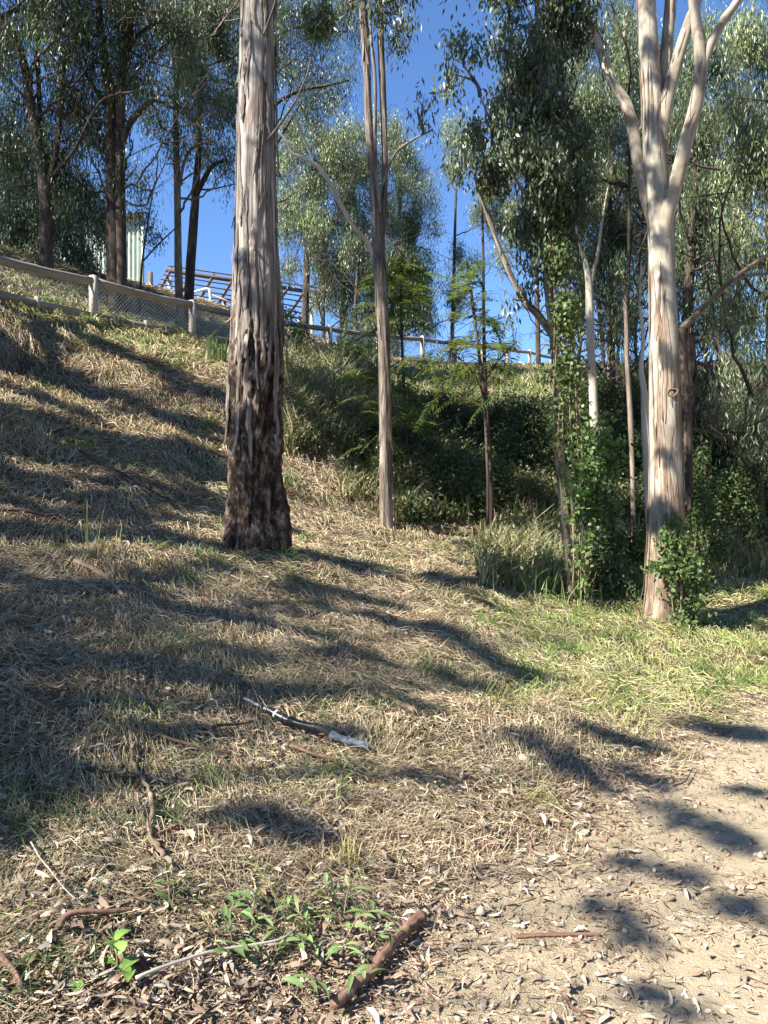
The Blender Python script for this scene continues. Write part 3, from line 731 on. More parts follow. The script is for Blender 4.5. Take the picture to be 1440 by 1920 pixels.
tree('dark leaning gum behind the fence with a fork halfway up',
     [[(352, 620, 21.5, 18), (355, 540, 21.5, 18), (360, 460, 21.5, 17), (365, 390, 21.5, 16), (368, 340, 21.5, 14), (372, 290, 21.5, 12), (374, 200, 21.5, 9), (385, 100, 21.5, 7)],
      [(366, 370, 21.5, 11), (383, 335, 21.4, 10), (400, 310, 21.3, 8), (425, 300, 21.2, 5)]],
     [(395, 90, 55, 80, 21.5), (415, 190, 45, 60, 21.3), (425, 300, 30, 32, 21.2, .9), (390, 260, 35, 40, 21.4, .8), (420, 20, 60, 60, 21.5), (440, 345, 22, 15, 21.1, .5)],
     M_darkbark, .14, .022, OL, 34, lai=1.15, boughs=8, **BL)
tree('gum hidden behind the big trunk with leafy boughs spreading right across the sky',
     [[(497, 640, 24, 20), (497, 500, 24, 18), (498, 350, 24, 16), (500, 230, 24, 14), (500, 100, 24, 12), (505, -50, 24, 8)],
      [(500, 215, 24, 8), (530, 185, 23.9, 7), (570, 168, 23.8, 6), (615, 160, 23.7, 5), (655, 150, 23.6, 3)],
      [(500, 100, 24, 8), (540, 55, 23.9, 6), (600, 55, 23.8, 5), (650, 60, 23.7, 3)],
      [(500, 310, 24, 6), (530, 250, 24, 5), (560, 200, 24, 4)]],
     [(560, 30, 60, 50, 24), (620, 40, 50, 30, 23.8, .7), (545, 110, 45, 45, 24), (600, 150, 50, 25, 23.8, .8), (650, 130, 28, 22, 23.7, .6), (560, 200, 40, 30, 23.9, .8), (620, 185, 22, 18, 23.7, .5), (540, -60, 130, 60, 24), (470, 60, 60, 90, 24.5), (660, 10, 35, 22, 23.7, .4), (615, 95, 20, 25, 23.8, .4)],
     M_darkbark, .14, .022, OL, 35, lai=1.1, boughs=8, **BL)
tree('sparse sapling with fine drooping twigs beside the green shed',
     [[(262, 560, 19, 4), (268, 480, 19, 4), (280, 400, 19, 3), (290, 340, 19, 2)], [(268, 490, 19, 3), (300, 455, 18.9, 3), (340, 418, 18.8, 2)]],
     [(275, 400, 30, 50, 19, .35), (300, 440, 35, 22, 18.9, .25), (255, 350, 20, 30, 19, .4)], M_darkbark, .10, .025, DK, 36, clump=.3, lai=1.0, sides=6, name='sapling', toground=True)
# dark scrub trees on the far left
for k, (px, py, dep, h, lab) in enumerate([(15, 500, 22, 190, 'dark bushy tree behind the fence at the left border'), (150, 520, 23, 150, 'dark bushy tree between the left trunks, before the shed'), (60, 510, 26, 170, 'dark bushy tree half hidden behind the leftmost trunk')]):
    tree(lab, [[(px, py + 30, dep, 9), (px + 5, py - 60, dep, 8), (px - 4, py - h, dep, 5)]],
         [(px, py - 50, 50, 40, dep), (px + 15, py - 110, 50, 45, dep), (px - 15, py - h, 45, 40, dep)], M_darkbark, .15, .035, DK, 130 + k, clump=.5, lai=1.7, name='bushy_tree', group='dark bushy trees left of the shed')

bgl = [
 ('round-topped pale gum beyond the fence, just right of the big trunk', [(572, 700, 34, 15), (572, 600, 34, 14), (578, 450, 34, 11), (590, 300, 34, 7)],
  [(600, 255, 60, 60, 34), (565, 300, 45, 60, 34.3), (630, 300, 45, 50, 33.8), (590, 390, 60, 60, 34), (550, 430, 35, 70, 34.2)], PALE, M_darkbark),
 ('tall gum with dense crown filling the gap left of the slender gum', [(645, 700, 36, 18), (645, 620, 36, 17), (648, 480, 36, 13), (665, 330, 36, 8)],
  [(690, 280, 45, 55, 36), (655, 330, 40, 50, 36), (640, 420, 50, 60, 35.8), (690, 400, 45, 60, 36), (630, 520, 45, 50, 36), (670, 500, 40, 50, 35.6), (690, 560, 35, 40, 36)], PALE, M_darkbark),
 ('gum with drooping silver-green crown right of the slender gum', [(742, 700, 38, 13), (742, 600, 38, 12), (748, 460, 38, 9), (750, 330, 38, 6)],
  [(735, 260, 25, 35, 38), (765, 300, 38, 40, 38), (770, 380, 45, 50, 37.8), (740, 440, 45, 50, 38), (790, 440, 30, 45, 38), (750, 510, 55, 40, 38), (760, 570, 45, 40, 38)], PALE, M_darkbark),
 ('thin dark trunk group tree beyond the fence under the silver crowns', [(608, 690, 33, 7), (606, 600, 33, 7), (604, 480, 33, 5)], [(606, 470, 35, 60, 33), (612, 560, 25, 35, 33, .6)], OL, M_darkbark),
 ('wispy dark-trunked gum beyond the fence left of the ferny tree', [(668, 690, 31, 8), (666, 590, 31, 7), (672, 480, 31, 5)], [(672, 480, 30, 50, 31), (655, 580, 22, 40, 31, .7), (690, 610, 25, 35, 31, .7)], DK, M_darkbark),
 ('dark-leaved tree behind the bright ferny tree, its foot against blue sky', [(728, 690, 30, 7), (726, 640, 30, 7), (736, 560, 30, 6)], [(780, 560, 42, 40, 30), (790, 610, 32, 25, 30), (745, 600, 35, 35, 30), (735, 520, 40, 40, 30), (700, 630, 25, 25, 30, .6)], DK, M_darkbark),
 ('pale round tree top seen high between the slender gum and the vine tree', [(845, 720, 40, 8), (850, 560, 40, 7), (855, 350, 40, 4)], [(858, 250, 32, 35, 40), (845, 300, 22, 25, 40, .7), (870, 480, 25, 30, 40, .7), (850, 540, 24, 25, 40, .6)], PALE, M_darkbark),
]
for k, (lab, tr_, bl, tint, bm) in enumerate(bgl):
    tree(lab, [tr_], bl, bm, .17, .027, tint, 40 + k, lai=1.35, boughs=6, group='gums beyond the fence', clump=.6, sides=10, segs=30)

bgr = [
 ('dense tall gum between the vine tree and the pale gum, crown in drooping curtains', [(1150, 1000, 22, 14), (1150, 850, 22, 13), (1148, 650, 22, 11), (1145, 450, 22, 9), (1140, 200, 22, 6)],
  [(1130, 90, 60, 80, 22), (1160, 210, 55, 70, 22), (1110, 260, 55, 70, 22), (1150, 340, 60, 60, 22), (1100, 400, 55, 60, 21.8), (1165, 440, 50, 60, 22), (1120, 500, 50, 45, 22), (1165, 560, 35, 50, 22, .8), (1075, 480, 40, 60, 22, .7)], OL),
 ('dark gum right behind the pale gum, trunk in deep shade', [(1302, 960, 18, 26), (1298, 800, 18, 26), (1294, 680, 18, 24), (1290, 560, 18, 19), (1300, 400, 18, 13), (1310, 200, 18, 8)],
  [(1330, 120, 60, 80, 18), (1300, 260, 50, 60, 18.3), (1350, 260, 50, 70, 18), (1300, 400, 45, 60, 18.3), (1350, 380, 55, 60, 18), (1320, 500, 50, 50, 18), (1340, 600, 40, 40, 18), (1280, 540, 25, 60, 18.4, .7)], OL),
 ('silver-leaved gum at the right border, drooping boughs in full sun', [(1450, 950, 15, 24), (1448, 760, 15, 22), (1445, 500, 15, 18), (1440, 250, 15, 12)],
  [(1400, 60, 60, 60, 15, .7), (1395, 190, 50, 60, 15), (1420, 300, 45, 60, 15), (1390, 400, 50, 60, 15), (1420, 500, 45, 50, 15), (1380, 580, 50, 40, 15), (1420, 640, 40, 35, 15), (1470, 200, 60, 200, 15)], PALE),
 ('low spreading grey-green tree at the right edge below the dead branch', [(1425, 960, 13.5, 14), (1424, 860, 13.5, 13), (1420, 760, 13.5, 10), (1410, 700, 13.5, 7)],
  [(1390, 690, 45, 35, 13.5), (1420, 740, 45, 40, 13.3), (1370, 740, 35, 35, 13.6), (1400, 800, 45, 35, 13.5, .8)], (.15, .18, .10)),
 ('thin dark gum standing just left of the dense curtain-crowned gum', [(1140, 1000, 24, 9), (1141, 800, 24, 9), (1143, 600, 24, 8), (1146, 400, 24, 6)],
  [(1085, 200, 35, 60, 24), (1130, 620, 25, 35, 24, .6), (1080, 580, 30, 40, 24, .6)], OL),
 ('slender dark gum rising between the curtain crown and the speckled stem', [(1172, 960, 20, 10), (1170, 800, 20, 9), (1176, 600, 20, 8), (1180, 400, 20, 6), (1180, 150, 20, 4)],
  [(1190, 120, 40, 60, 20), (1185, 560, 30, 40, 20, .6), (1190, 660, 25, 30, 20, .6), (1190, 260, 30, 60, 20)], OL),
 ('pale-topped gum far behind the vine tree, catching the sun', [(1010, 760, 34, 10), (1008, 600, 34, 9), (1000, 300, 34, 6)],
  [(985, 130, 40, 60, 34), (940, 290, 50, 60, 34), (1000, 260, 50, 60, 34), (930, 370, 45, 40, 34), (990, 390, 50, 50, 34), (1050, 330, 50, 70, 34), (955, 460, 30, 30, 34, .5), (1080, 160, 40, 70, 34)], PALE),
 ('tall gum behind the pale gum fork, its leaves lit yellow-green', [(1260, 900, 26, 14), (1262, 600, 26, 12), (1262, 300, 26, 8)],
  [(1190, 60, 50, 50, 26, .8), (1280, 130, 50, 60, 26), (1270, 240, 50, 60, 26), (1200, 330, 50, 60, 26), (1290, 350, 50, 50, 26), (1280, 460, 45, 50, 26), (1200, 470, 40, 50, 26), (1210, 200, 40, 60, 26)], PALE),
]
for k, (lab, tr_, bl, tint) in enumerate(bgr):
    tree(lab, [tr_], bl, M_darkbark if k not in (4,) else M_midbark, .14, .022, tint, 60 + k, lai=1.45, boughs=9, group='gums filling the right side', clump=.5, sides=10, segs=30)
for k, (px, y0, y1, dep, w, lean, lab) in enumerate([(1086, 960, 200, 26, 8, -12, 'thin dark gum rising just right of the vine-wrapped trunk'), (1128, 940, 150, 27, 8, 14, 'thin dark gum between the pale peeling tree and the skyline scrub'), (1158, 930, 250, 24, 7, -8, 'thin dark gum just left of the mottled shaded stem'),
        (1198, 940, 300, 21, 7, 16, 'thin dark gum close against the left edge of the pale gum'), (1328, 960, 300, 20, 9, 18, 'thin dark gum second right of the pale gum'), (1356, 940, 350, 22, 8, -14, 'thin dark gum under the dead bough'), (1388, 940, 300, 24, 8, 20, 'thin dark gum behind the low grey-green tree'),
        (1062, 900, 300, 28, 7, 10, 'thin dark gum half hidden behind the vine leaves')]):
    tree(lab, [[(px, y0, dep, w * 1.2), (px + lean * .2, (y0 + y1) / 2 + 120, dep, w), (px - lean * .4, (y0 + y1) / 2, dep, w * .8), (px + lean, y1, dep, w * .5)], [(px, (y0 + y1) / 2 + 60, dep, w * .6), (px + lean * 1.5, (y0 + y1) / 2 - 40, dep, w * .45), (px + lean * 2.2, (y0 + y1) / 2 - 140, dep, w * .3)]],
         [(px + lean, y1 + 20, 35, 45, dep), (px + lean * 2, (y0 + y1) / 2 - 130, 30, 35, dep, .8), (px - lean, (y0 + y1) / 2 - 30, 26, 30, dep, .5)], M_darkbark, .14, .022, OL, 90 + k, lai=1.1, boughs=7, group='gums filling the right side', clump=.45, sides=8, segs=24)
# dead bough reaching in from behind the pale gum
bgh = bpy.data.objects['eucalyptus_tree']
root = empty('dead_branch_tree', (*W3(1285, 900, 12)[:2], H(*W3(1285, 900, 12)[:2])), 'dead leaning tree whose bare grey bough reaches to the right edge', 'tree')
limb('trunk', [(1290, 960, 12, 16), (1290, 800, 12, 16), (1282, 680, 12, 15), (1278, 615, 12, 12)], M_darkbark, root, 40, 12)
limb('bough', [(1278, 615, 12, 12), (1305, 592, 11.9, 11), (1335, 560, 11.8, 10), (1368, 530, 11.7, 9), (1405, 500, 11.6, 8), (1450, 470, 11.5, 7), (1510, 420, 11.4, 5)], M_midbark, root, 40, 10)
limb('bough', [(1350, 545, 11.75, 5), (1390, 520, 11.9, 5), (1440, 512, 12, 4), (1500, 490, 12.1, 3)], M_midbark, root, 30, 8)

# ------------------------------------------------------------------ ferny saplings
def fern_tree(label, stems, tips, tint, seed, L=.5, name='ferny_sapling'):
    r = np.random.default_rng(seed); p0 = W3(*stems[0][0][:3])
    root = empty(name, (p0[0], p0[1], H(p0[0], p0[1])), label, 'sapling', 'ferny saplings on the bank')
    tb = Bag(); SP = []
    for k, s_ in enumerate(stems):
        P, R = pxpath(s_, 30)
        if k == 0: P = np.vstack([[P[0, 0], P[0, 1], min(P[0, 2], float(H(P[0, 0], P[0, 1]))) - .1], P]); R = np.concatenate([[R[0]], R])
        tb.tube(P, R, 7); SP.append(P)
    SP = np.vstack(SP); fb = Bag(); rb = Bag()
    for (px, py, rx, ry, dep, n) in tips:
        for _ in range(n):
            e = W3(px + rx * r.normal() * .5, py + ry * r.normal() * .5, dep + r.normal() * .35)
            k = np.argmin(np.linalg.norm((SP - e) * [1, 1, .6], axis=1)); b = SP[k]
            dr = nrm((e - b) * [1, 1, .4] + r.normal(size=3) * .15); b0 = e - dr * L * .5
            if np.linalg.norm(b0 - b) < 3: rb.tube(crom([b, (b + b0) / 2 + [0, 0, .05], b0], 5), np.linspace(.006, .003, 5), 4)
            l = L * r.uniform(.7, 1.25); t = np.linspace(0, 1, 15)[:, None]
            rc = b0 + dr * l * t + np.array([0, 0, 1]) * (.12 * l * t - .42 * l * t ** 2)
            rb.tube(rc[::2], np.linspace(.003, .001, 8), 3)
            sd = nrm(np.cross(dr, [0, 0, 1]))
            for sg in (-1, 1):
                for off in (0.0,):
                    c0 = (rc[2:-1] * (1 - off) + rc[3:] * off) if off else rc[2:-1]
                    n_ = len(c0); tl = (np.linspace(.9, .25, n_) * l * .42)[:, None]
                    d = nrm(sd * sg + dr * .55 + r.normal(size=(n_, 3)) * .12 - [0, 0, .12])
                    w = nrm(np.cross(d, [0, 0, 1.0]) + r.normal(size=(n_, 3)) * .25) * .013
                    V = np.stack([c0, c0 + d * tl * .4 + w, c0 + d * tl - [0, 0, .02], c0 + d * tl * .4 - w], 1).reshape(-1, 3)
                    cc = np.asarray(tint) * math.exp(r.normal() * .25)
                    fb.add(V, q=np.arange(n_ * 4).reshape(n_, 4), c=np.tile(cc, (n_ * 4, 1)))
    tb.build('stem', M_darkbark, root, True); rb.build('twigs', M_grass if False else M_darkbark, root); fb.build('fronds', M_fern, root)
fern_tree('bright green ferny sapling glowing in the sun behind the slender gum',
          [[(762, 860, 13.5, 6), (756, 700, 13.5, 6), (752, 580, 13.5, 5), (755, 480, 13.5, 3)], [(754, 640, 13.5, 3), (735, 580, 13.3, 3), (720, 520, 13.2, 2)]],
          [(750, 500, 55, 35, 13.5, 26), (715, 540, 40, 40, 13.3, 20), (785, 530, 40, 40, 13.4, 20), (740, 590, 60, 40, 13.5, 26), (700, 630, 30, 30, 13.3, 8)], (.11, .20, .03), 71, .6)
fern_tree('low bright ferny growth beside the foot of the fence, around the slender gum',
          [[(735, 880, 12.5, 4), (730, 780, 12.5, 4), (725, 700, 12.5, 3)]],
          [(700, 700, 50, 25, 12.5, 14), (755, 720, 45, 30, 12.5, 14), (690, 760, 45, 35, 12.5, 12), (760, 780, 40, 35, 12.4, 12), (715, 830, 40, 40, 12.3, 10)], (.09, .14, .035), 72, .55)
fern_tree('dark feathery sapling outlined against the sky, around the thin dark stem',
          [[(915, 900, 11, 6), (908, 750, 11, 6), (896, 640, 11, 5), (884, 560, 11, 4), (876, 490, 11, 2)], [(908, 740, 11, 4), (880, 690, 10.9, 3), (845, 660, 10.8, 2)], [(905, 720, 11, 3), (940, 670, 11, 3), (970, 640, 11, 2)]],
          [(880, 510, 30, 22, 11, 12), (870, 560, 45, 30, 11, 16), (905, 600, 50, 25, 11, 16), (860, 640, 50, 22, 10.9, 12), (950, 650, 40, 15, 11, 8), (925, 690, 60, 18, 11, 10), (840, 700, 50, 20, 10.9, 10), (860, 740, 60, 25, 10.9, 10), (800, 680, 35, 20, 11, 6)], (.055, .10, .03), 73, .5)

# ------------------------------------------------------------------ fence
fp = [W3(px, yb, d) for px, yb, yt, d in posts_px]
ft = [W3(px, yt, d) for px, yb, yt, d in posts_px]
root = empty('fence', onto(fp[2]), 'weathered timber post and rail fence with wire mesh along the top of the slope', 'fence')
for a, b in zip(fp, ft):
    B_ = Bag(); a = a.copy(); a[2] = min(a[2], float(H(a[0], a[1]))) - .15
    fd = np.array([.5, .86, 0])
    B_.box(a, b, .135, .12, up=fd); B_.build('post', M_post, root)
r = np.random.default_rng(8)
for k in range(len(fp) - 1):
    a, b = ft[k].copy(), ft[k + 1].copy(); A0, B0 = fp[k].copy(), fp[k + 1].copy()
    T = nrm(b - a)
    a[2] -= .12; b[2] -= .12; side = np.cross(T, [0, 0, 1]) * .0
    B_ = Bag(); n = 12; tt = np.linspace(0, 1, n)[:, None]
    rr = .085 if k < 4 else .075
    P_ = (a + T * .07) * (1 - tt) + (b - T * .07) * tt; P_[:, 2] -= .03 * np.sin(np.pi * tt[:, 0])
    B_.tube(P_, np.full(n, rr) * (1 + .05 * r.normal(size=n)), 14, furrow(k, .05)); B_.build('rail', M_wood, root, True)
    B_ = Bag(); lo = A0 + [0, 0, .045]; hi = B0 + [0, 0, .045]
    B_.box(lo + T * .09, hi - T * .09, .05, .14); B_.build('bottom_board', M_wood, root)
    # two stubs under the board
    B_ = Bag(); m = A0 * .5 + B0 * .5; B_.box([m[0], m[1] - .05, float(H(m[0], m[1])) - .2], [m[0], m[1] - .05, m[2] + .16], .09, .07, up=(1, 0, 0)); B_.build('stub_post', M_post, root)
    # mesh of the bay: wavy strands woven across one another
    B_ = Bag(); top = np.stack([a, b]); L = np.linalg.norm((B0 - A0)[:2]); hgt = a[2] - .06 - (A0[2] + .16)
    if k < 9:
        nh = int(hgt / .045); ns = int(L / .05)
        for j in range(nh):
            z = (j + .5) / nh; t = np.linspace(.02, .98, ns)[:, None]
            p = A0 * (1 - t) + B0 * t; q2 = a * (1 - t) + b * t
            base = p + [0, 0, .16]; topz = q2[:, 2:3] - .06
            zz = base[:, 2:3] * (1 - z) + topz * z + (.0225 * (1 if j % 2 else -1) * np.where(np.arange(ns)[:, None] % 2, 1, -1))
            pts = np.concatenate([p[:, :2] * (1 - z) + q2[:, :2] * z, zz], 1)
            wd = .0085 + .0002 * fp[k][1]
            V = np.concatenate([pts - [0, 0, wd / 2], pts + [0, 0, wd / 2]]); jj = np.arange(ns - 1)
            B_.add(V, np.stack([jj, jj + 1, ns + jj + 1, ns + jj], -1))
        B_.build('wire_mesh', M_wire, root)

# ------------------------------------------------------------------ shed, pergola and yard things
root = empty('shed', W3(150, 545, 36), 'pale green corrugated steel shed behind the dark double trunk', 'shed')
L0, L1 = W3(20, 548, 36), W3(266, 548, 36)
ztl, ztr = W3(0, 425, 36)[2], W3(0, 408, 36)[2]
n = 400; t = np.linspace(0, 1, n); x = L0[0] + (L1[0] - L0[0]) * t; yy = 36 + .035 * np.sign(np.sin(2 * np.pi * x / .2)) * np.minimum(1, np.abs(np.sin(2 * np.pi * x / .2)) * 2.2)
zt = ztl + (ztr - ztl) * t
V = np.concatenate([np.stack([x, yy, 0 * x + L0[2] - 1.0], 1), np.stack([x, yy, zt], 1)]); jj = np.arange(n - 1)
mesh('front_wall', V, np.stack([jj, jj + 1, n + jj + 1, n + jj], -1), mat=M_shed, parent=root)
n = 160; t = np.linspace(0, 1, n); y = 36 + 7 * t; xx = L1[0] - .03 - 3.4 * t + .03 * np.sin(2 * np.pi * y / .2)
V = np.concatenate([np.stack([xx, y, 0 * y + L0[2] - 1.0], 1), np.stack([xx, y, 0 * y + ztr], 1)]); jj = np.arange(n - 1)
mesh('side_wall', V, np.stack([jj, jj + 1, n + jj + 1, n + jj], -1), mat=M_shed, parent=root)
B_ = Bag(); 
V = []
for (x_, y_) in ((L0[0] - .3, 35.6), (L1[0] + .25, 35.6), (L1[0] - 3.5, 43.2), (L0[0] - .3, 43.2)):
    zz = ztl + (ztr - ztl) * (x_ - L0[0]) / (L1[0] - L0[0])
    V += [(x_, y_, zz + .03), (x_, y_, zz + .11)]
B_.add(V, [(1, 3, 5, 7), (0, 6, 4, 2), (0, 2, 3, 1), (2, 4, 5, 3), (4, 6, 7, 5), (6, 0, 1, 7)]); B_.build('roof', M_shed, root)
B_ = Bag(); B_.box([L1[0] + .06, 35.93, L0[2] - 1], [L1[0] + .06, 35.93, ztr], .12, .1, up=(0, 1, 0)); B_.build('corner_flashing', M_shed, root)

root = empty('pergola', W3(440, 590, 38), 'open pergola frame of dark rafters against the sky left of the big trunk', 'pergola')
TL, TR, BLc, BR = W3(322, 503, 36), W3(606, 545, 42), W3(292, 556, 33), W3(566, 602, 39)
def pp(u, v): return (TL * (1 - u) + TR * u) * (1 - v) + (BLc * (1 - u) + BR * u) * v
for k in range(9):
    u_ = k / 8; B_ = Bag(); B_.box(pp(u_, 0), pp(u_, 1), .07, .16); B_.build('rafter', M_beam, root)
for k in range(7):
    v_ = k / 6; B_ = Bag(); B_.box(pp(-.02, v_) + [0, 0, .1], pp(1.02, v_) + [0, 0, .1], .07, .045 if k != 1 else .2); B_.build('batten', M_beam if k != 6 else M_redbeam, root)
for u_, v_ in ((.02, .35), (.97, .95), (.5, .95), (.93, .1)):
    B_ = Bag(); p = pp(u_, v_); B_.box([p[0], p[1], H(p[0], p[1]) - .3], p, .16, .16, up=(1, 0, 0)); B_.build('post', M_post, root)
B_ = Bag(); p = W3(282, 600, 30); B_.box([p[0], p[1], H(p[0], p[1]) - .3], W3(282, 510, 30), .15, .15, up=(1, 0, 0))
tag(B_.build('bare_post', M_beam, None), 'lone dark timber post between the shed and the pergola', 'post')
B_ = Bag(); P_ = crom([W3(*c) for c in [(352, 600, 31), (354, 560, 31), (362, 549, 31), (378, 544, 31), (388, 542, 31), (394, 549, 31), (394, 600, 31)]], 40)
B_.tube(P_, np.full(40, .055), 8); tag(B_.build('handrail', M_white, None, True), 'bent white metal handrail in front of the pergola', 'handrail')
B_ = Bag()
for a, b, w in (((370, 558, 31), (440, 583, 31), .16), ((398, 553, 31.5), (452, 575, 31.5), .1), ((365, 575, 31), (430, 580, 30.5), .12)):
    B_.box(W3(*a), W3(*b), w, w * .5)
for a in ((372, 556, 31), (436, 580, 31)):
    p = W3(*a); B_.box([p[0], p[1], H(p[0], p[1]) - .2], p, .1, .1, up=(1, 0, 0))
tag(B_.build('ramp_frame', M_wood, None), 'low sloping timber ramp frame under the white handrail', 'ramp')
B_ = Bag(); B_.box(W3(412, 560, 33), W3(432, 564, 33.5), .12, .12)
p = W3(422, 563, 33.2); B_.box([p[0], p[1], H(p[0], p[1]) - .1], p, .1, .1, up=(1, 0, 0))
tag(B_.build('red_trough', M_redbeam, None), 'small red painted timber planter beyond the ramp', 'planter')

# ------------------------------------------------------------------ trees beside and behind the camera, some crowns set to dapple slope and track, others to cut skylight
SH = [(170, 635, 330, 710, 20), (330, 710, 500, 790, 24), (60, 690, 260, 790, 18), (30, 790, 300, 850, 32), (250, 770, 420, 810, 22), (0, 850, 420, 890, 34), (60, 930, 420, 960, 28), (0, 1000, 300, 1020, 24),
      (300, 1010, 420, 1030, 20), (120, 1105, 300, 1125, 24), (0, 1085, 100, 1100, 16), (330, 1150, 540, 1185, 20), (560, 1120, 650, 1130, 15), (100, 1235, 380, 1275, 34), (20, 1240, 70, 1500, 42),
      (0, 1500, 50, 1600, 40), (430, 1285, 560, 1310, 22), (640, 1235, 760, 1260, 14), (480, 1545, 640, 1575, 30), (620, 1385, 720, 1395, 12), (860, 1205, 1010, 1280, 16), (960, 1262, 1020, 1290, 14),
      (700, 1165, 880, 1195, 14), (760, 1315, 860, 1350, 11), (1010, 1395, 1120, 1455, 25), (1130, 1382, 1240, 1412, 20), (1190, 1445, 1260, 1480, 20), (1345, 1365, 1450, 1385, 40), (1390, 1475, 1450, 1490, 16),
      (1260, 1515, 1410, 1590, 33), (1180, 1615, 1330, 1650, 20), (1140, 1690, 1250, 1775, 24), (1370, 1685, 1450, 1715, 28), (1060, 1440, 1180, 1490, 10), (800, 1470, 900, 1485, 9), (570, 1100, 700, 1140, 13),
      (440, 1165, 520, 1182, 10), (880, 1065, 1000, 1100, 12), (1340, 1150, 1450, 1185, 16), (1230, 1850, 1330, 1900, 18), (60, 740, 200, 800, 16), (180, 900, 330, 930, 22), (120, 860, 400, 860, 26), (0, 930, 60, 960, 20),
      (100, 1330, 260, 1350, 14), (0, 1180, 90, 1200, 18), (100, 640, 150, 660, 12), (0, 640, 60, 700, 18), (0, 760, 30, 800, 22), (380, 1400, 440, 1420, 9), (900, 1130, 960, 1160, 9), (600, 1200, 700, 1215, 9),
      (330, 880, 420, 950, 24), (560, 770, 640, 850, 14), (1020, 960, 1100, 1010, 20), (760, 760, 980, 880, 40), (780, 880, 960, 960, 45), (1320, 830, 1440, 960, 60), (720, 800, 1000, 830, 40), (740, 850, 1030, 870, 40), (740, 910, 1040, 930, 40), (800, 970, 1050, 990, 24), (860, 1020, 960, 1040, 14), (1080, 790, 1240, 800, 40), (1080, 860, 1240, 870, 40), (1090, 930, 1240, 940, 40), (1100, 1000, 1230, 1010, 34), (1130, 1060, 1220, 1080, 24), (1290, 780, 1440, 800, 40), (1290, 880, 1440, 900, 40), (1300, 950, 1440, 965, 30), (1330, 1010, 1440, 1025, 20), (1060, 740, 1200, 750, 30), (0, 1290, 60, 1480, 50), (0, 1400, 110, 1430, 30), (30, 1560, 110, 1590, 20), (100, 700, 240, 760, 22), (300, 790, 400, 830, 22), (200, 840, 400, 860, 22), (0, 880, 120, 930, 26), (100, 970, 380, 990, 18), (640, 800, 730, 850, 26), (680, 870, 740, 900, 20)]
r = np.random.default_rng(99)
for _ in range(75):      # random small shadow targets added over the left of the slope
    a_, b_ = r.uniform(-60, 520), r.uniform(880, 1560); h_ = r.uniform(5, 11) * (.7 + (b_ - 880) / 1500)
    if r.random() < 1.15 - a_ / 700: SH.append((a_, b_, a_ + r.uniform(20, 110), b_ + r.uniform(4, 34), h_))
for _ in range(9):
    a_, b_ = r.uniform(560, 1000), r.uniform(1060, 1330); SH.append((a_, b_, a_ + r.uniform(20, 90), b_ + r.uniform(8, 40), r.uniform(5, 9)))
pts, wts = [], []
for x1, y1, x2, y2, hw in SH:
    n = max(2, int(math.hypot(x2 - x1, y2 - y1) / (hw * .8)) + 1); t = np.linspace(0, 1, n)
    g = G(x1 + (x2 - x1) * t + r.normal(size=n) * 3, y1 + (y2 - y1) * t + r.normal(size=n) * 2)
    for k in range(n):
        pts.append(g[k]); wts.append(min(.9, hw * g[k][1] / F * (1.25 if g[k][1] > 6 else 1.05)))
dap, dapg = [], []
for px, py, dd_, w_ in [(1215, 60, 9.1, .10), (1232, 120, 9.1, .09), (1208, 190, 9.1, .09), (1235, 230, 9.1, .10), (1215, 300, 9.1, .08), (1240, 345, 9.1, .09), (1222, 420, 9.1, .08), (1228, 480, 9.05, .06), (1255, 60, 9.3, .07),
        (1180, 215, 9.4, .07), (1140, 140, 9.5, .06), (1200, 320, 9.3, .07), (1240, 640, 9.05, .09), (1232, 820, 9.0, .08), (1225, 930, 9.0, .12), (1252, 540, 9.05, .06), (1290, 250, 8.9, .12), (1310, 120, 8.8, .12), (1265, 350, 9.0, .09), (1350, 50, 8.8, .10),
        (465, 60, 7.2, .14), (470, 230, 7.2, .08), (500, 150, 7.2, .10), (478, 330, 7.2, .05), (495, 420, 7.2, .09), (450, 520, 7.15, .08), (505, 560, 7.15, .12), (430, 760, 7.1, .16), (425, 880, 7.1, .2), (432, 980, 7.1, .2), (500, 700, 7.1, .10), (480, 990, 7.1, .10), (505, 850, 7.1, .09), (445, 640, 7.1, .09)]:
    (dap if px < 700 else dapg).append((W3(px, py, dd_), w_ * 1.35))
pts = np.array(pts); wts = np.array(wts)
hgt = np.where(pts[:, 1] < 10.8, 9.6, 16.0) + 1.6 * vnoise(pts[:, 0] * .35, pts[:, 1] * .35, 77) + r.uniform(-.6, .6, len(pts))
cl = pts + SUN * hgt[:, None]
cl = np.vstack([cl] + [p + SUN * 6.0 for p, _ in dap]); wts = np.concatenate([wts, [w for _, w in dap]])
fb, tw = Bag(), Bag()
for p, w in dapg:  # leaf clumps added above the frame to dapple the pale gum
    c = p + SUN * r.uniform(5.8, 6.6); a = bigP[np.argmin(np.abs(bigP[:, 2] - (c[2] - .8)))]; m = (a + c) / 2 + r.normal(size=3) * .1
    tw.tube(crom([a, m, c], 7), np.linspace(.014, .004, 7), 4)
    nl = int(4 * math.pi * w * w / (.12 * .03 * .5)); pos = c + nrm(r.normal(size=(nl, 3))) * (r.uniform(0, 1, nl) ** .5 * w)[:, None]
    V, f, col = leaves(pos, .12, .03, 1, r, OL, 'rhomb', .6); fb.add(V, q=f, c=col)
fb.build('dapple_leaves', M_leaf, big); tw.build('dapple_branches', M_slim, big, True)
SHT = [('tall', (-9.5, -0.8)), ('tall', (-13.5, -6.2)), ('tall', (-12.8, 2.6)), ('tall', (-17.0, 1.6)), ('tall', (-14.6, 5.4)), ('tall', (-6.5, -8.0))]
own = np.argmin(np.array([[math.hypot(c[0] - q[0], c[1] - q[1]) for _, q in SHT] for c in cl]), axis=1)
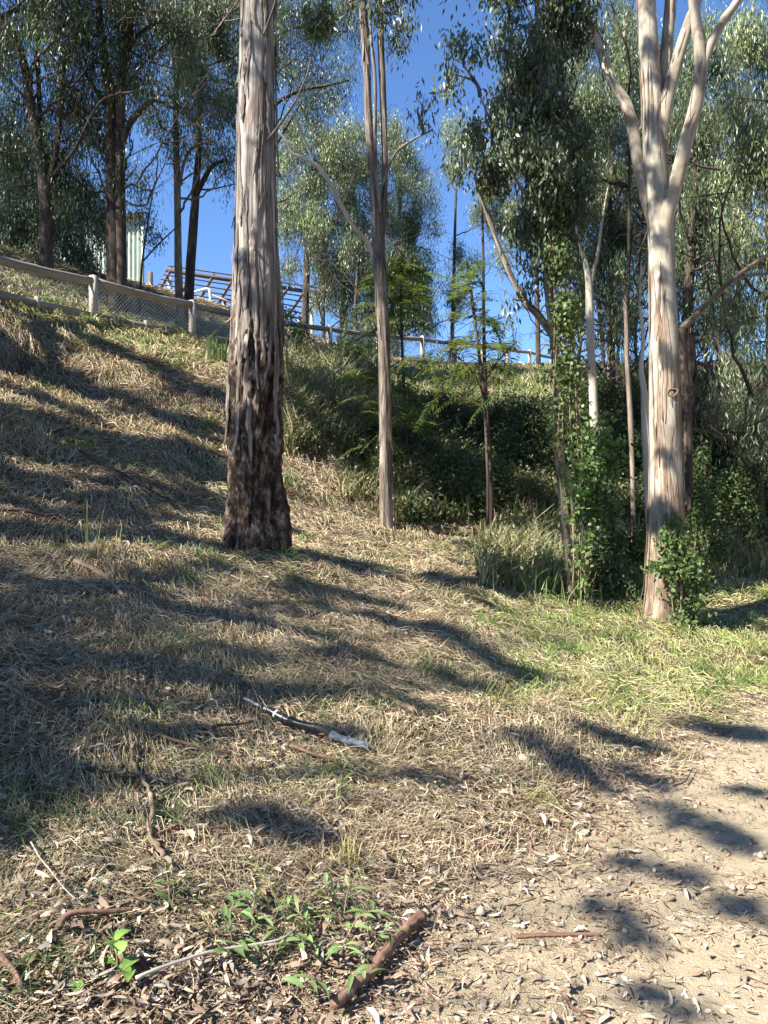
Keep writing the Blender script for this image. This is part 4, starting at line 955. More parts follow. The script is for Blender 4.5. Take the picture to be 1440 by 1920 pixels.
words_ = ['nearest the track behind the viewer', 'on the verge well behind the viewer', 'on the slope far left of the frame', 'highest on the slope left of the frame', 'on the bank left of the viewer', 'furthest back down the track']
for k, (_, q0) in enumerate(SHT):
    mem = np.where(own == k)[0]
    if len(mem) == 0: continue
    z0 = float(H(q0[0], q0[1]))
    root = empty('shade_tree', (*q0, z0), 'tall slender gum out of the picture, ' + words_[k], 'tree', 'gums outside the picture')
    top = cl[mem, 2].max()
    n = 30; t = np.linspace(0, 1, n); TP = np.stack([q0[0] + .3 * np.sin(t * 3 + k), q0[1] + .3 * np.cos(t * 4 + k), z0 - .2 + (top - z0) * t], 1)
    B_ = Bag(); B_.tube(TP, .16 * (1 - t) + .03, 12, furrow(k, .08)); B_.build('trunk', M_slim, root, True)
    fb, tw = Bag(), Bag()
    for i in mem:
        c = cl[i]; w = wts[i]; a = TP[np.argmin(np.abs(TP[:, 2] - (c[2] - 1.5)))]
        m = (a + c) / 2 + r.normal(size=3) * .2; tw.tube(crom([a, m, c], 7), np.linspace(.008, .003, 7), 3)
        nl = int(4.6 * math.pi * w * w * .8 / (.13 * .035 * .5))
        ns_ = 6; sc_ = c + nrm(r.normal(size=(ns_, 3))) * (r.uniform(.3, 1.05, ns_) * w)[:, None]; pos = sc_[r.integers(0, ns_, nl)] + r.normal(size=(nl, 3)) * w * .27
        V, f, col = leaves(pos, .13, .035, 1, r, OL, 'rhomb', .6); fb.add(V, q=f, c=col)
    fb.build('crown', M_leaf, root); tw.build('branches', M_slim, root, True)

for k, (x_, y_, hh, rad, w_) in enumerate([(9, -4, 11, 3.6, 'right of the viewer across the track'), (14, 2, 12, 4.2, 'far right of the viewer across the track'), (5, -11, 12, 4.2, 'behind the viewer on the right'), (-1, -17, 13, 4.5, 'a long way behind the viewer'), (13, -12, 12, 4.5, 'far behind the viewer on the right'), (17, 10, 11, 4, 'beyond the right edge of the picture'), (-15, 16, 12, 4.5, 'left of the frame by the fence'), (9, 1, 13, 3.8, 'close across the track on the right'), (3, -7, 15, 4, 'just behind the viewer across the track')]):  # unseen gums added to hold back sky fill light
    z0 = float(H(x_, y_)); root = empty('added_shade_tree', (x_, y_, z0), 'broad leafy gum added unseen to cut skylight, ' + w_, 'tree', 'gums outside the picture'); B_ = Bag(); t = np.linspace(0, 1, 20)
    TP = np.stack([x_ + .3 * np.sin(t * 3 + k), y_ + .2 * np.cos(t * 3), z0 - .2 + hh * t], 1); B_.tube(TP, .2 * (1 - t) + .04, 12, furrow(k, .08)); B_.build('trunk', M_slim, root, True)
    fb, tw = Bag(), Bag(); nc = 90; cc = np.array([x_, y_, z0 + hh * .62]) + nrm(r.normal(size=(nc, 3))) * (r.uniform(0, 1, nc) ** .4)[:, None] * [rad, rad, hh * .42]
    for c in cc:
        a = TP[np.argmin(np.abs(TP[:, 2] - (c[2] - 1)))]; tw.tube(crom([a, (a + c) / 2 + r.normal(size=3) * .2, c], 6), np.linspace(.03, .008, 6), 4)
    pos = (cc[:, None] + r.normal(size=(nc, 120, 3)) * .5).reshape(-1, 3); V, f, col = leaves(pos, .28, .07, 1, r, OL, 'rhomb', .6); fb.add(V, q=f, c=col)
    fb.build('crown', M_leaf, root); tw.build('branches', M_slim, root, True)

# ------------------------------------------------------------------ ground cover
r = np.random.default_rng(2024)
def scatter(n, rmin, rmax, spread=0.78, gamma=1.0):
    """ground points, thinning with distance from the viewer's feet"""
    a = r.uniform(-spread, spread, n); t = r.uniform(0, 1, n) ** gamma
    d = rmin * (rmax / rmin) ** t
    x, y = d * np.sin(a), d * np.cos(a)
    return x, y, d, path_d(x, y)
def blades(x, y, L, w, head, lift, tip, col, r, z0=0.0, bend=0.0):
    """two-segment tapering blades lying or standing on the ground"""
    n = len(x); z = H(x, y) + z0
    hd = np.stack([np.cos(head), np.sin(head)], 1); L = L[:, None]
    p0 = np.stack([x, y, z], 1)
    x1, y1 = x + hd[:, 0] * L[:, 0] * .5, y + hd[:, 1] * L[:, 0] * .5
    g1 = H(x1, y1); g2 = H(x1 + hd[:, 0] * L[:, 0] * .5, y1 + hd[:, 1] * L[:, 0] * .5)
    p1 = np.stack([x1, y1, g1 + lift + z0 * .5], 1)
    side = np.stack([-hd[:, 1], hd[:, 0], 0 * x], 1)
    bb = (r.normal(size=n) * bend)[:, None] * L
    p2 = np.stack([x1 + hd[:, 0] * L[:, 0] * .5, y1 + hd[:, 1] * L[:, 0] * .5, g2 + tip], 1) + side * bb
    tw = r.normal(size=(n, 1)) * .6; s = nrm(side + np.array([0, 0, 1.]) * tw) * (w[:, None] / 2)
    V = np.stack([p0 - s, p0 + s, p1 + s * .85, p1 - s * .85, p2], 1).reshape(-1, 3)
    i = np.arange(n)[:, None] * 5
    return V, i + [0, 1, 2, 3], i + [3, 2, 4], np.repeat(col, 5, axis=0)
def pal(cols, n, p=None, var=.18):
    c = np.array(cols)[r.choice(len(cols), n, p=p)]
    return np.clip(c * np.exp(r.normal(size=(n, 1)) * var), 0, .8)
STRAW = [(.44, .35, .22), (.56, .47, .32), (.32, .235, .15), (.21, .125, .08), (.31, .27, .215), (.25, .27, .12), (.40, .37, .20)]
def greenish(x, y, dd):
    """how green the sward is: along the track's far verge and below the fence"""
    g = vnoise(x * .9, y * .9, 31) + .6 * vnoise(x * 2.5, y * 2.5, 32)
    verge = smooth(-.3, 1.8, x) * smooth(4.2, 6.2, y) * smooth(4.5, 2.5, dd)
    crest = smooth(3.9, 5.2, H0(x, y)) * smooth(13, 15, y) * smooth(26, 20, y)
    return np.clip(.02 + .78 * verge + .6 * crest + .4 * g, 0, 1)
def straw_patch(n, rmin, rmax, Lm, wmin, green=False):
    x, y, d, dd = scatter(n, rmin, rmax)
    dens = smooth(-.05, .7, dd + .5 * vnoise(x * 2.2, y * 2.2, 11) + .3 * vnoise(x * 7, y * 7, 12)) * (.28 + 1.3 * (vnoise(x * 2.2, y * 2.2, 13) + .5) + .5 * vnoise(x * 7, y * 7, 17))
    near = smooth(1.6, 2.6, d); dens = dens * (.75 + .25 * near)
    k = r.uniform(0, 1, n) < dens; x, y, d, dd = x[k], y[k], d[k], dd[k]; n = len(x)
    g = greenish(x, y, dd)
    col = pal(STRAW, n, [.27, .20, .17, .14, .12, .04, .06]); gr = pal([(.25, .29, .09), (.36, .38, .15), (.18, .23, .08), (.46, .44, .22)], n)
    kg = (r.uniform(0, 1, n) < g * .75)[:, None]; col = np.where(kg, gr, col)
    head = -.55 + 2.2 * vnoise(x * .8, y * .8, 14) * 2 + 2.0 * vnoise(x * 3, y * 3, 15) + r.normal(size=n) * .62
    L = Lm * r.uniform(.4, 1.9, n); w = np.maximum(.0024, .00072 * d) * r.uniform(.7, 1.4, n)
    sc = np.minimum(1.6, .7 + d * .06)
    tuft = np.clip(vnoise(x * 4, y * 4, 16) + .3, 0, 1)
    lift = (.008 + .036 * r.uniform(0, 1, n) ** 2 * (1 + 2.4 * tuft)) * sc
    tip = (r.uniform(0, 1, n) ** 5 * .07 * (.2 + 2 * tuft)) * sc
    return blades(x, y, L, w, head, lift, tip, col, r, r.uniform(-.005, .03, n), .12)
B_ = Bag()
for a in ((230000, 2.0, 7, .14, .003), (330000, 5, 20, .20, .004), (90000, 14, 40, .34, .006)):
    V, q_, t_, c = straw_patch(*a); B_.add(V, q_, t_, c=c)
tag(B_.build('dry_grass', M_straw), 'mown dry straw-coloured grass matted over the whole slope', 'grass', kind='stuff')
# tufts of greener grass
B_ = Bag()
for n, r0, r1 in ((520, 2.2, 7), (1500, 5, 18), (500, 14, 32)):
    x, y, d, dd = scatter(n, r0, r1); g = greenish(x, y, dd)
    k = (dd > .25) & (r.uniform(0, 1, n) < .05 + .5 * g); x, y, d = x[k], y[k], d[k]
    m = 34; X = np.repeat(x, m) + r.normal(size=len(x) * m) * .045 * (1 + .05 * np.repeat(d, m)); Y = np.repeat(y, m) + r.normal(size=len(x) * m) * .045 * (1 + .05 * np.repeat(d, m)); D = np.repeat(d, m)
    n_ = len(X); L = r.uniform(.08, .26, n_) * np.repeat(r.uniform(.6, 1.4, len(x)), m)
    head = np.repeat(r.uniform(-2, 1, len(x)), m) + r.normal(size=n_) * .9
    c = np.repeat(pal([(.14, .22, .06), (.22, .30, .09), (.10, .17, .06), (.30, .33, .13), (.34, .30, .15)], len(x)), m, axis=0) * np.exp(r.normal(size=(n_, 1)) * .2)
    V, q_, t_, c = blades(X, Y, L, np.maximum(.003, .0011 * D) * r.uniform(.7, 1.3, n_), head, L * r.uniform(.3, .6, n_), L * r.uniform(.0, .55, n_), c, r, 0, .15)
    B_.add(V, q_, t_, c=c)
tag(B_.build('green_grass', M_grass), 'tufts of fresh green grass pushing through the dry straw', 'grass', kind='stuff')

# fallen gum leaves, thickest along the foot of the bank
def curled(x, y, d, L, w, col, r, lift):
    n = len(x); h = r.uniform(0, 2 * np.pi, n); hd = np.stack([np.cos(h), np.sin(h)], 1); sd = np.stack([-hd[:, 1], hd[:, 0]], 1)
    pitch = r.normal(size=n) * .35; roll = r.normal(size=n) * .5; curl = r.normal(size=n) * .25
    sick = r.normal(size=n) * .15
    out = []
    for t, ww in ((0, .12), (.33, 1), (.68, .85), (1, .05)):
        cx = x + hd[:, 0] * L * (t - .5) + sd[:, 0] * L * sick * math.sin(math.pi * t); cy = y + hd[:, 1] * L * (t - .5) + sd[:, 1] * L * sick * math.sin(math.pi * t)
        cz = lift + np.abs(np.sin(pitch)) * L * (t if True else 0) * .6 + curl * L * math.sin(math.pi * t) * .6
        for sg in (-1, 1):
            out.append(np.stack([cx + sg * sd[:, 0] * w * ww / 2, cy + sg * sd[:, 1] * w * ww / 2, cz + sg * np.sin(roll) * w * ww / 2], 1))
    V = np.stack(out, 1); z = H(x, y); V[..., 2] += z[:, None]; i = np.arange(n)[:, None] * 8
    q = np.vstack([i + [0, 1, 3, 2], i + [2, 3, 5, 4], i + [4, 5, 7, 6]])
    return V.reshape(-1, 3), q, np.repeat(col, 8, axis=0)
B_ = Bag()
LIT = [(.42, .335, .24), (.56, .48, .36), (.27, .19, .135), (.31, .27, .22), (.15, .10, .07), (.33, .23, .16)]
for n, r0, r1, s_ in ((80000, 2.0, 8, 1.0), (40000, 6, 18, 1.2)):
    x, y, d, dd = scatter(n, r0, r1)
    m = (smooth(-.40, .35, dd) + .10 * smooth(-1.4, -.3, dd) * smooth(-.2, -.5, dd)) * (.34 + .45 * smooth(3.0, .3, dd) + .5 * smooth(5, 2.5, d) * smooth(.5, -1, x) + .3 * smooth(1.5, -.5, x)) + .03 * (dd < 0)
    m = m * (.35 + 1.3 * (vnoise(x * 2.6, y * 2.6, 21) + .5)) * (1 - .75 * greenish(x, y, dd) * (dd > .3))
    k = r.uniform(0, 1, n) < m; x, y, d = x[k], y[k], d[k]; n_ = len(x)
    L = (.013 + .060 * r.uniform(0, 1, n_) ** 2.5) * s_; w = L * r.uniform(.12, .28, n_)
    V, q_, c = curled(x, y, d, L, w, pal(LIT, n_, [.26, .07, .27, .20, .12, .08], .28), r, r.uniform(.004, .045, n_) * smooth(-.5, .3, path_d(x, y)) + .008)
    B_.add(V, q_, c=c)
x, y, d, dd = scatter(60000, 2.0, 9); k = r.uniform(0, 1, len(x)) < smooth(-.3, .3, dd) * (.35 + .9 * (vnoise(x * 2, y * 2, 24) + .3)); x, y, d = x[k], y[k], d[k]; n = len(x)
V, q_, t_, c = blades(x, y, r.uniform(.02, .13, n), np.maximum(.003, .001 * d) * r.uniform(.6, 2.6, n), r.normal(size=n) * .9 - .5, r.uniform(.005, .04, n), r.uniform(0, .03, n), pal([(.12, .075, .05), (.24, .16, .11), (.34, .27, .2), (.18, .09, .06)], n), r, .01, .1)
B_.add(V, q_, t_, c=c)
tag(B_.build('leaf_litter', M_litter), 'brown curled gum leaves and bark flakes fallen over the foot of the bank', 'leaves', kind='stuff')
# small chips, needles and twiglets pressed into the track
B_ = Bag()
x, y, d, dd = scatter(60000, 2.0, 14, .8)
k = (dd < .5) & (r.uniform(0, 1, len(x)) < .30 + .9 * (vnoise(x * 1.6, y * 1.6, 51) + .3 * vnoise(x * 6, y * 6, 52)) + .35 * smooth(-1.2, 0, dd)); x, y, d = x[k], y[k], d[k]; n = len(x)
V, q_, t_, c = blades(x, y, r.uniform(.012, .06, n), np.maximum(.0022, .0009 * d) * r.uniform(.7, 1.8, n), r.uniform(0, 6.28, n), .007 + .008 * r.random(n), .006 + .008 * r.random(n), pal([(.10, .065, .045), (.2, .13, .085), (.34, .26, .17), (.5, .42, .3)], n, [.35, .3, .2, .15]), r, .008, .2)
B_.add(V, q_, t_, c=c)
x, y, d, dd = scatter(9000, 2.0, 9, .8); k = (dd < .4) & (r.uniform(0, 1, len(x)) < .5 + vnoise(x * 1.5, y * 1.5, 53) + .5 * smooth(4, 2.4, d)); x, y, d = x[k], y[k], d[k]; n = len(x)
V, q_, c = curled(x, y, d, r.uniform(.015, .06, n), r.uniform(.006, .018, n), pal(LIT, n), r, .009)
B_.add(V, q_, c=c)
tag(B_.build('path_litter', M_litter), 'small dark twiglets and leaf chips sprinkled over the dusty track', 'litter', kind='stuff')
# small stones
B_ = Bag()
x, y, d, dd = scatter(1500, 2.0, 9); k = (np.abs(dd) < .9) | (dd < 0); x, y = x[k][:420], y[k][:420]
ico = np.array([(0, 0, 1), (.9, 0, .3), (.3, .85, .3), (-.7, .5, .3), (-.7, -.5, .3), (.3, -.85, .3), (0, 0, -.6)]); it = [(0, 1, 2), (0, 2, 3), (0, 3, 4), (0, 4, 5), (0, 5, 1), (6, 2, 1), (6, 3, 2), (6, 4, 3), (6, 5, 4), (6, 1, 5)]
for a, b in zip(x, y):
    s_ = r.uniform(.004, .016) * (1 + (r.random() < .1)); B_.add(np.array([a, b, float(H(a, b)) + s_ * .5]) + ico * s_ * r.uniform(.7, 1.3, (7, 3)), t=it)
tag(B_.build('gravel', M_stone), 'scattered small pale stones along the edge of the track', 'gravel', kind='stuff')

# ------------------------------------------------------------------ rank growth on the shaded bank
def stand(n, region, hmin, hmax, cols, w0, r, lean=.25, leafy=0.0, dark=1.0):
    """upright weeds: blades (and leaves on stems) at ground points inside pixel box region, drawn in world space"""
    px = r.uniform(region[0], region[2], n); py = r.uniform(region[1], region[3], n); g = G(px, py)
    x, y = g[:, 0], g[:, 1]; d = g[:, 1]; nz = vnoise(x * 1.1, y * 1.1, 35) + .5
    k = r.uniform(0, 1, n) < .35 + nz * 1.1; x, y, d, nz = x[k], y[k], d[k], nz[k]; n = len(x)
    h = r.uniform(hmin, hmax, n) * (.6 + .8 * nz); hd = r.uniform(0, 6.28, n)
    base = np.stack([x, y, H(x, y) - .02], 1); dr = np.stack([np.cos(hd), np.sin(hd), 0 * x], 1)
    ln = (np.abs(r.normal(size=n)) * lean * h)[:, None]
    p1 = base + [0, 0, 1] * (h * .55)[:, None] + dr * ln * .35; p2 = base + [0, 0, 1] * (h * r.uniform(.75, 1, n))[:, None] + dr * ln * 1.3
    s = np.stack([-np.sin(hd + 1), np.cos(hd + 1), 0 * x], 1) * (np.maximum(w0, .0009 * d) * r.uniform(.6, 1.4, n))[:, None]
    V = np.stack([base - s, base + s, p1 + s * .8, p1 - s * .8, p2], 1).reshape(-1, 3); i = np.arange(n)[:, None] * 5
    c = pal(cols, n) * dark
    out = [(V, i + [0, 1, 2, 3], i + [3, 2, 4], np.repeat(c, 5, axis=0))]
    if leafy:
        m = int(leafy); t = r.uniform(.15, 1, (n, m, 1)); P_ = base[:, None] * (1 - t) + p2[:, None] * t + r.normal(size=(n, m, 3)) * .05
        LV, f, lc = leaves(P_.reshape(-1, 3), .075, .03, -.2, r, np.repeat(pal([(.09, .12, .045), (.06, .085, .035), (.17, .19, .08), (.2, .17, .1)], n), m, axis=0) * dark, 'rhomb', .2)
        out.append((LV, f, None, lc))
    return out
B_ = Bag()
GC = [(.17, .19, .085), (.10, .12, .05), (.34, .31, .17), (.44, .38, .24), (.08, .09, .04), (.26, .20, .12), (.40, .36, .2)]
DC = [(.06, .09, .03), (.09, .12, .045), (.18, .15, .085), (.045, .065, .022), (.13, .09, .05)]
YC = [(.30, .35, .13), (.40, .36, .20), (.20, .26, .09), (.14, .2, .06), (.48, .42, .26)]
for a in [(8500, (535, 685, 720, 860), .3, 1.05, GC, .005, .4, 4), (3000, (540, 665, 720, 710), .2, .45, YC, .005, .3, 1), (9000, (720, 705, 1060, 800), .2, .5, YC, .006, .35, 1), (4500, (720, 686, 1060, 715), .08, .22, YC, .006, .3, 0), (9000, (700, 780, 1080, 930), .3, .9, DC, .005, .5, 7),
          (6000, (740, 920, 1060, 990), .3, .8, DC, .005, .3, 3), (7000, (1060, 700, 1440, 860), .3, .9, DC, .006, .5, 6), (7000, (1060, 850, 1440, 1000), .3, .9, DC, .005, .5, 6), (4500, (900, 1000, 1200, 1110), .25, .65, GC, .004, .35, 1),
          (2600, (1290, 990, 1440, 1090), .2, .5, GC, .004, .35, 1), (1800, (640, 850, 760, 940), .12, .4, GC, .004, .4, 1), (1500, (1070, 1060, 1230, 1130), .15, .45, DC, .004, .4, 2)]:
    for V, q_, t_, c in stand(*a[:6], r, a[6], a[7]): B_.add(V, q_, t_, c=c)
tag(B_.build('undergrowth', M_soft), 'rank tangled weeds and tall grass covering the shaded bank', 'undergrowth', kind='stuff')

def clump_plant(name, label, cat, px, py, n, h, spread, cols, wid, lean=.5, group=None, droop=.25):
    """a clump of long arching grass blades"""
    g = G(px, py); rr = np.random.default_rng(int(px * 7 + py))
    root_z = float(H(g[0], g[1]))
    hd = rr.uniform(0, 6.28, n); L = h * rr.uniform(.5, 1.15, n); dr = np.stack([np.cos(hd), np.sin(hd), 0 * hd], 1); sd = np.stack([-np.sin(hd), np.cos(hd), 0 * hd], 1)
    bx = g[0] + rr.normal(size=n) * spread; by = g[1] + rr.normal(size=n) * spread
    b = np.stack([bx, by, H(bx, by) - .02], 1); ln = np.abs(rr.normal(size=n)) * lean
    out = []
    for t, ww in ((0, .8), (.3, 1), (.6, .9), (.85, .6), (1, .05)):
        c = b + dr * (L * ln * t ** 1.5)[:, None] + np.array([0, 0, 1.]) * (L * (t - droop * (1 + ln) * t ** 2.6))[:, None]
        for s in (-1, 1): out.append(c + sd * s * wid * ww / 2)
    V = np.stack(out, 1); i = np.arange(n)[:, None] * 10
    q = np.vstack([i + [2 * k, 2 * k + 1, 2 * k + 3, 2 * k + 2] for k in range(4)])
    c = np.array(cols)[rr.choice(len(cols), n)] * np.exp(rr.normal(size=(n, 1)) * .2)
    o = mesh(name, V.reshape(-1, 3), q, col=np.repeat(c, 10, axis=0), mat=M_grass)
    return tag(o, label, cat, group)
clump_plant('grass_clump', 'large clump of tall arching pale green grass left of the vine-wrapped trunk foot', 'grass clump', 990, 1090, 620, .62, .36, [(.22, .30, .10), (.30, .36, .16), (.16, .24, .08), (.36, .36, .2)], .011, .5, 'tall grass clumps')
clump_plant('grass_clump', 'shaded grey-green grass clump between the two vine-clad trunks', 'grass clump', 1150, 1105, 260, .6, .2, [(.14, .22, .09), (.22, .3, .14)], .011, .55, 'tall grass clumps')
clump_plant('grass_clump', 'spiky blue-green grass clump by the fence, just left of the big trunk', 'grass clump', 408, 676, 40, .75, .16, [(.06, .12, .05), (.09, .15, .06)], .03, .35, 'tall grass clumps')
clump_plant('grass_clump', 'drooping grey-green tussock in the half shade left of the big trunk foot', 'grass clump', 380, 1050, 130, .3, .07, [(.16, .22, .11), (.22, .28, .14)], .008, .9, 'tall grass clumps', .5)
clump_plant('grass_clump', 'tussock of dry brown grass below the big trunk to its left', 'grass clump', 295, 1070, 150, .28, .08, [(.26, .2, .11), (.18, .16, .08)], .007, 1.0, 'tall grass clumps', .6)
clump_plant('grass_clump', 'small green tussock further below the big trunk foot', 'grass clump', 345, 1095, 110, .24, .06, [(.18, .25, .12), (.25, .3, .15)], .007, .9, 'tall grass clumps', .5)
clump_plant('grass_clump', 'wispy upright grass stems in front of the left slope shadow', 'grass clump', 185, 1050, 26, .55, .1, [(.3, .3, .15), (.2, .26, .1)], .006, .4, 'tall grass clumps', .2)
clump_plant('grass_clump', 'dark green grass tuft in the shade at the left border', 'grass clump', 60, 1555, 150, .26, .11, [(.08, .13, .05), (.12, .18, .07)], .006, .9, 'tall grass clumps', .4)
clump_plant('grass_clump', 'straw-yellow upright tuft near the foot of the bank, below the pipe', 'grass clump', 655, 1645, 70, .17, .035, [(.5, .45, .2), (.42, .38, .18)], .004, .35, 'tall grass clumps', .15)
clump_plant('grass_clump', 'green grass tuft beside the crooked stick on the ground', 'grass clump', 300, 1545, 90, .2, .07, [(.14, .24, .08), (.2, .3, .12)], .005, .9, 'tall grass clumps', .4)

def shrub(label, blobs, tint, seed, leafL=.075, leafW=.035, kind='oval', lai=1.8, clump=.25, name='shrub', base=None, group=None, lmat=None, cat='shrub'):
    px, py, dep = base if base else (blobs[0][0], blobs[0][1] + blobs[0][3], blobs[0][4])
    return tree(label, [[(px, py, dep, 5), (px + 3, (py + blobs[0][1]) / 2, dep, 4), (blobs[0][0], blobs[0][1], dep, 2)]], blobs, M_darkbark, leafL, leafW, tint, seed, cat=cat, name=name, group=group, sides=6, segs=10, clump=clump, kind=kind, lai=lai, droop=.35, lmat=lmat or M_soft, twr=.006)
sg = 'shrubs on the bank'
shrub('weedy shrub right of the big trunk, climbing the fence', [(560, 640, 20, 30, 20.5), (575, 690, 35, 30, 20), (545, 600, 14, 18, 20.5, .6)], (.10, .13, .05), 201, .10, .05, group=sg)
shrub('leafy shrub in front of the fence between the post and the slender gum', [(655, 670, 35, 22, 19), (690, 690, 35, 25, 18.5), (630, 700, 30, 25, 18.5)], (.09, .115, .05), 202, .10, .045, group=sg)
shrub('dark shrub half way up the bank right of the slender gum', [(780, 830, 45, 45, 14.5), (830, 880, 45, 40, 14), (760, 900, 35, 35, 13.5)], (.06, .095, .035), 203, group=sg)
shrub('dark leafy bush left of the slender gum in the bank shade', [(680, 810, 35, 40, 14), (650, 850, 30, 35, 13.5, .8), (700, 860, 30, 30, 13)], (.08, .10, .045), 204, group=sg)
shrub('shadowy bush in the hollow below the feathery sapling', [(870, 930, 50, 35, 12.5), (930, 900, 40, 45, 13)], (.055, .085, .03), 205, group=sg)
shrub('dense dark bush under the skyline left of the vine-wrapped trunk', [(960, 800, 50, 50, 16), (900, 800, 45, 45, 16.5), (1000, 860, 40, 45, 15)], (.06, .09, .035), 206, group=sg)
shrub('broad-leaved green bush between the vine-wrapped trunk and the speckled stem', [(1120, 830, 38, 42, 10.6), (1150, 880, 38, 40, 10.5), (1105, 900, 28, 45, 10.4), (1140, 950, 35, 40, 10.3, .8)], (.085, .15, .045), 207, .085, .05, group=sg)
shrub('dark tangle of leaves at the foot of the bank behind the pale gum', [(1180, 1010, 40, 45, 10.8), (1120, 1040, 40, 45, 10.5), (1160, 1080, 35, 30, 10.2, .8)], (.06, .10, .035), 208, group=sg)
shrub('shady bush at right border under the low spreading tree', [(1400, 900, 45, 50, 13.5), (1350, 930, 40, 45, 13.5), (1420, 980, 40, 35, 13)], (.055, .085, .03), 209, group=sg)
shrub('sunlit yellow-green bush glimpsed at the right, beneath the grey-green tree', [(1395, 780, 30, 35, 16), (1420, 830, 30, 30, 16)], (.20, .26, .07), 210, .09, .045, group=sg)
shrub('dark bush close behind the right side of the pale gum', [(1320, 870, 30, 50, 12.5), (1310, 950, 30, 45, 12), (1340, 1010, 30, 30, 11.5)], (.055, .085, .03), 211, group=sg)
shrub('scrubby bush on the skyline behind the pale peeling tree', [(1080, 740, 35, 35, 22), (1150, 730, 40, 35, 24), (1200, 740, 30, 35, 22), (1100, 790, 50, 35, 20)], (.08, .11, .045), 212, .11, .05, clump=.35, group=sg)
shrub('pale scrub lining the skyline right of the pale gum', [(1330, 720, 35, 30, 24), (1290, 760, 40, 40, 20), (1360, 780, 45, 40, 18)], (.10, .13, .055), 213, .11, .05, clump=.35, group=sg)

for k, (px, py, dep, rx, ry, lab) in enumerate([(1090, 760, 17, 45, 60, 'tall dark bush behind the vine-wrapped trunk, below the skyline'), (1170, 790, 16, 50, 70, 'tall dark bush filling the gap left of the pale gum'), (1330, 800, 16, 45, 70, 'tall dark bush to the right of the pale gum scar'), (1400, 860, 15.5, 45, 60, 'tall dark bush low at the right border'),
        (990, 830, 15, 45, 55, 'tall dark bush just left of the vine-wrapped trunk'), (820, 790, 17, 50, 50, 'tall dark bush on the bank between slender gum and feathery sapling'), (740, 860, 14, 35, 60, 'tall dark bush close right of the slender gum'), (1240, 860, 14, 40, 80, 'tall dark bush hidden mostly behind the pale gum')]):
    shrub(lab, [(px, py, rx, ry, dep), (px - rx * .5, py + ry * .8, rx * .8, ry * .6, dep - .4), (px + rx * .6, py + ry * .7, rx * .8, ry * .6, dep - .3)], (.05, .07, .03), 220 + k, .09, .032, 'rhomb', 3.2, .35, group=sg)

# climbers
def vine(label, paths, tint, seed, n_per, rad, leafL=.07, leafW=.055, name='climbing_vine', extra=None):
    rr = np.random.default_rng(seed); P0 = W3(*paths[0][0][:3]); root = empty(name, P0, label, 'vine', 'climbing vines')
    tb, fb = Bag(), Bag()
    for pts in paths:
        P, _ = pxpath([(*p[:3], 2) for p in pts], 60); L = np.linalg.norm(np.diff(P, axis=0), axis=1).sum()
        for k in range(4):
            ph = rr.uniform(0, 6.28); t = np.linspace(0, 1, 60); a = ph + t * L * rr.uniform(.8, 2.0)
            Q = P + np.stack([np.cos(a), np.sin(a), 0 * a], 1) * (rad * .45); tb.tube(Q, np.full(60, .006), 5)
            n = int(L * n_per / 4); i = rr.integers(0, 60, n); pos = Q[i] + rr.normal(size=(n, 3)) * [rad * .55, rad * .55, .05]
            V, f, c = leaves(pos, leafL, leafW, 1, rr, np.repeat(np.array([tint]), n, 0), 'oval', .45, .3); fb.add(V, h=f, c=c)
    if extra:
        for (px, py, rx, ry, dep, n) in extra:
            c0 = W3(px, py, dep); pos = c0 + nrm(rr.normal(size=(n, 3))) * (rr.uniform(0, 1, n) ** .4)[:, None] * [rx * dep / F, rx * dep / F, ry * dep / F]
            V, f, c = leaves(pos, leafL, leafW, 1, rr, np.repeat(np.array([tint]), n, 0), 'oval', .45, .3); fb.add(V, h=f, c=c)
    tb.build('stems', M_stick, root, True); fb.build('leaves', M_soft, root)
vine('bright green heart-leaved vine sheathing the slim trunk left of the pale gum', [[(1048, 850, 9.4), (1046, 740, 9.4), (1044, 640, 9.4), (1038, 540, 9.4), (1028, 430, 9.4)], [(1085, 860, 9.3), (1074, 740, 9.3), (1068, 640, 9.35), (1058, 560, 9.4)]], (.09, .13, .045), 301, 230, .13, .055, .045,
     extra=[(1062, 590, 26, 50, 9.3, 420), (1062, 700, 20, 60, 9.3, 260), (1050, 480, 26, 50, 9.4, 420), (1045, 380, 25, 60, 9.5, 300)])
vine('thin vine trailing round the lower trunk of the vine-wrapped tree', [[(1078, 1150, 9.3), (1078, 1060, 9.3), (1072, 980, 9.35), (1062, 880, 9.4)], [(1095, 1160, 9.25), (1092, 1080, 9.3), (1082, 1000, 9.3)]], (.11, .17, .05), 302, 130, .10, .06, .045)
vine('thick mound of creeper swallowing the foot of the pale gum', [[(1290, 1190, 8.9), (1288, 1120, 8.85), (1278, 1050, 8.9), (1262, 985, 9.0)], [(1306, 1195, 8.95), (1305, 1120, 8.9), (1292, 1050, 8.9)], [(1272, 1190, 8.85), (1270, 1120, 8.8), (1262, 1050, 8.85)]], (.085, .13, .045), 303, 240, .14, .055, .038,
     extra=[(1262, 1015, 34, 30, 8.85, 380), (1272, 1062, 46, 34, 8.8, 560), (1294, 1130, 20, 55, 8.8, 240), (1235, 1060, 34, 16, 8.8, 130), (1262, 980, 22, 20, 8.95, 130), (1320, 1090, 22, 30, 8.9, 110), (1280, 1170, 30, 22, 8.8, 120)])

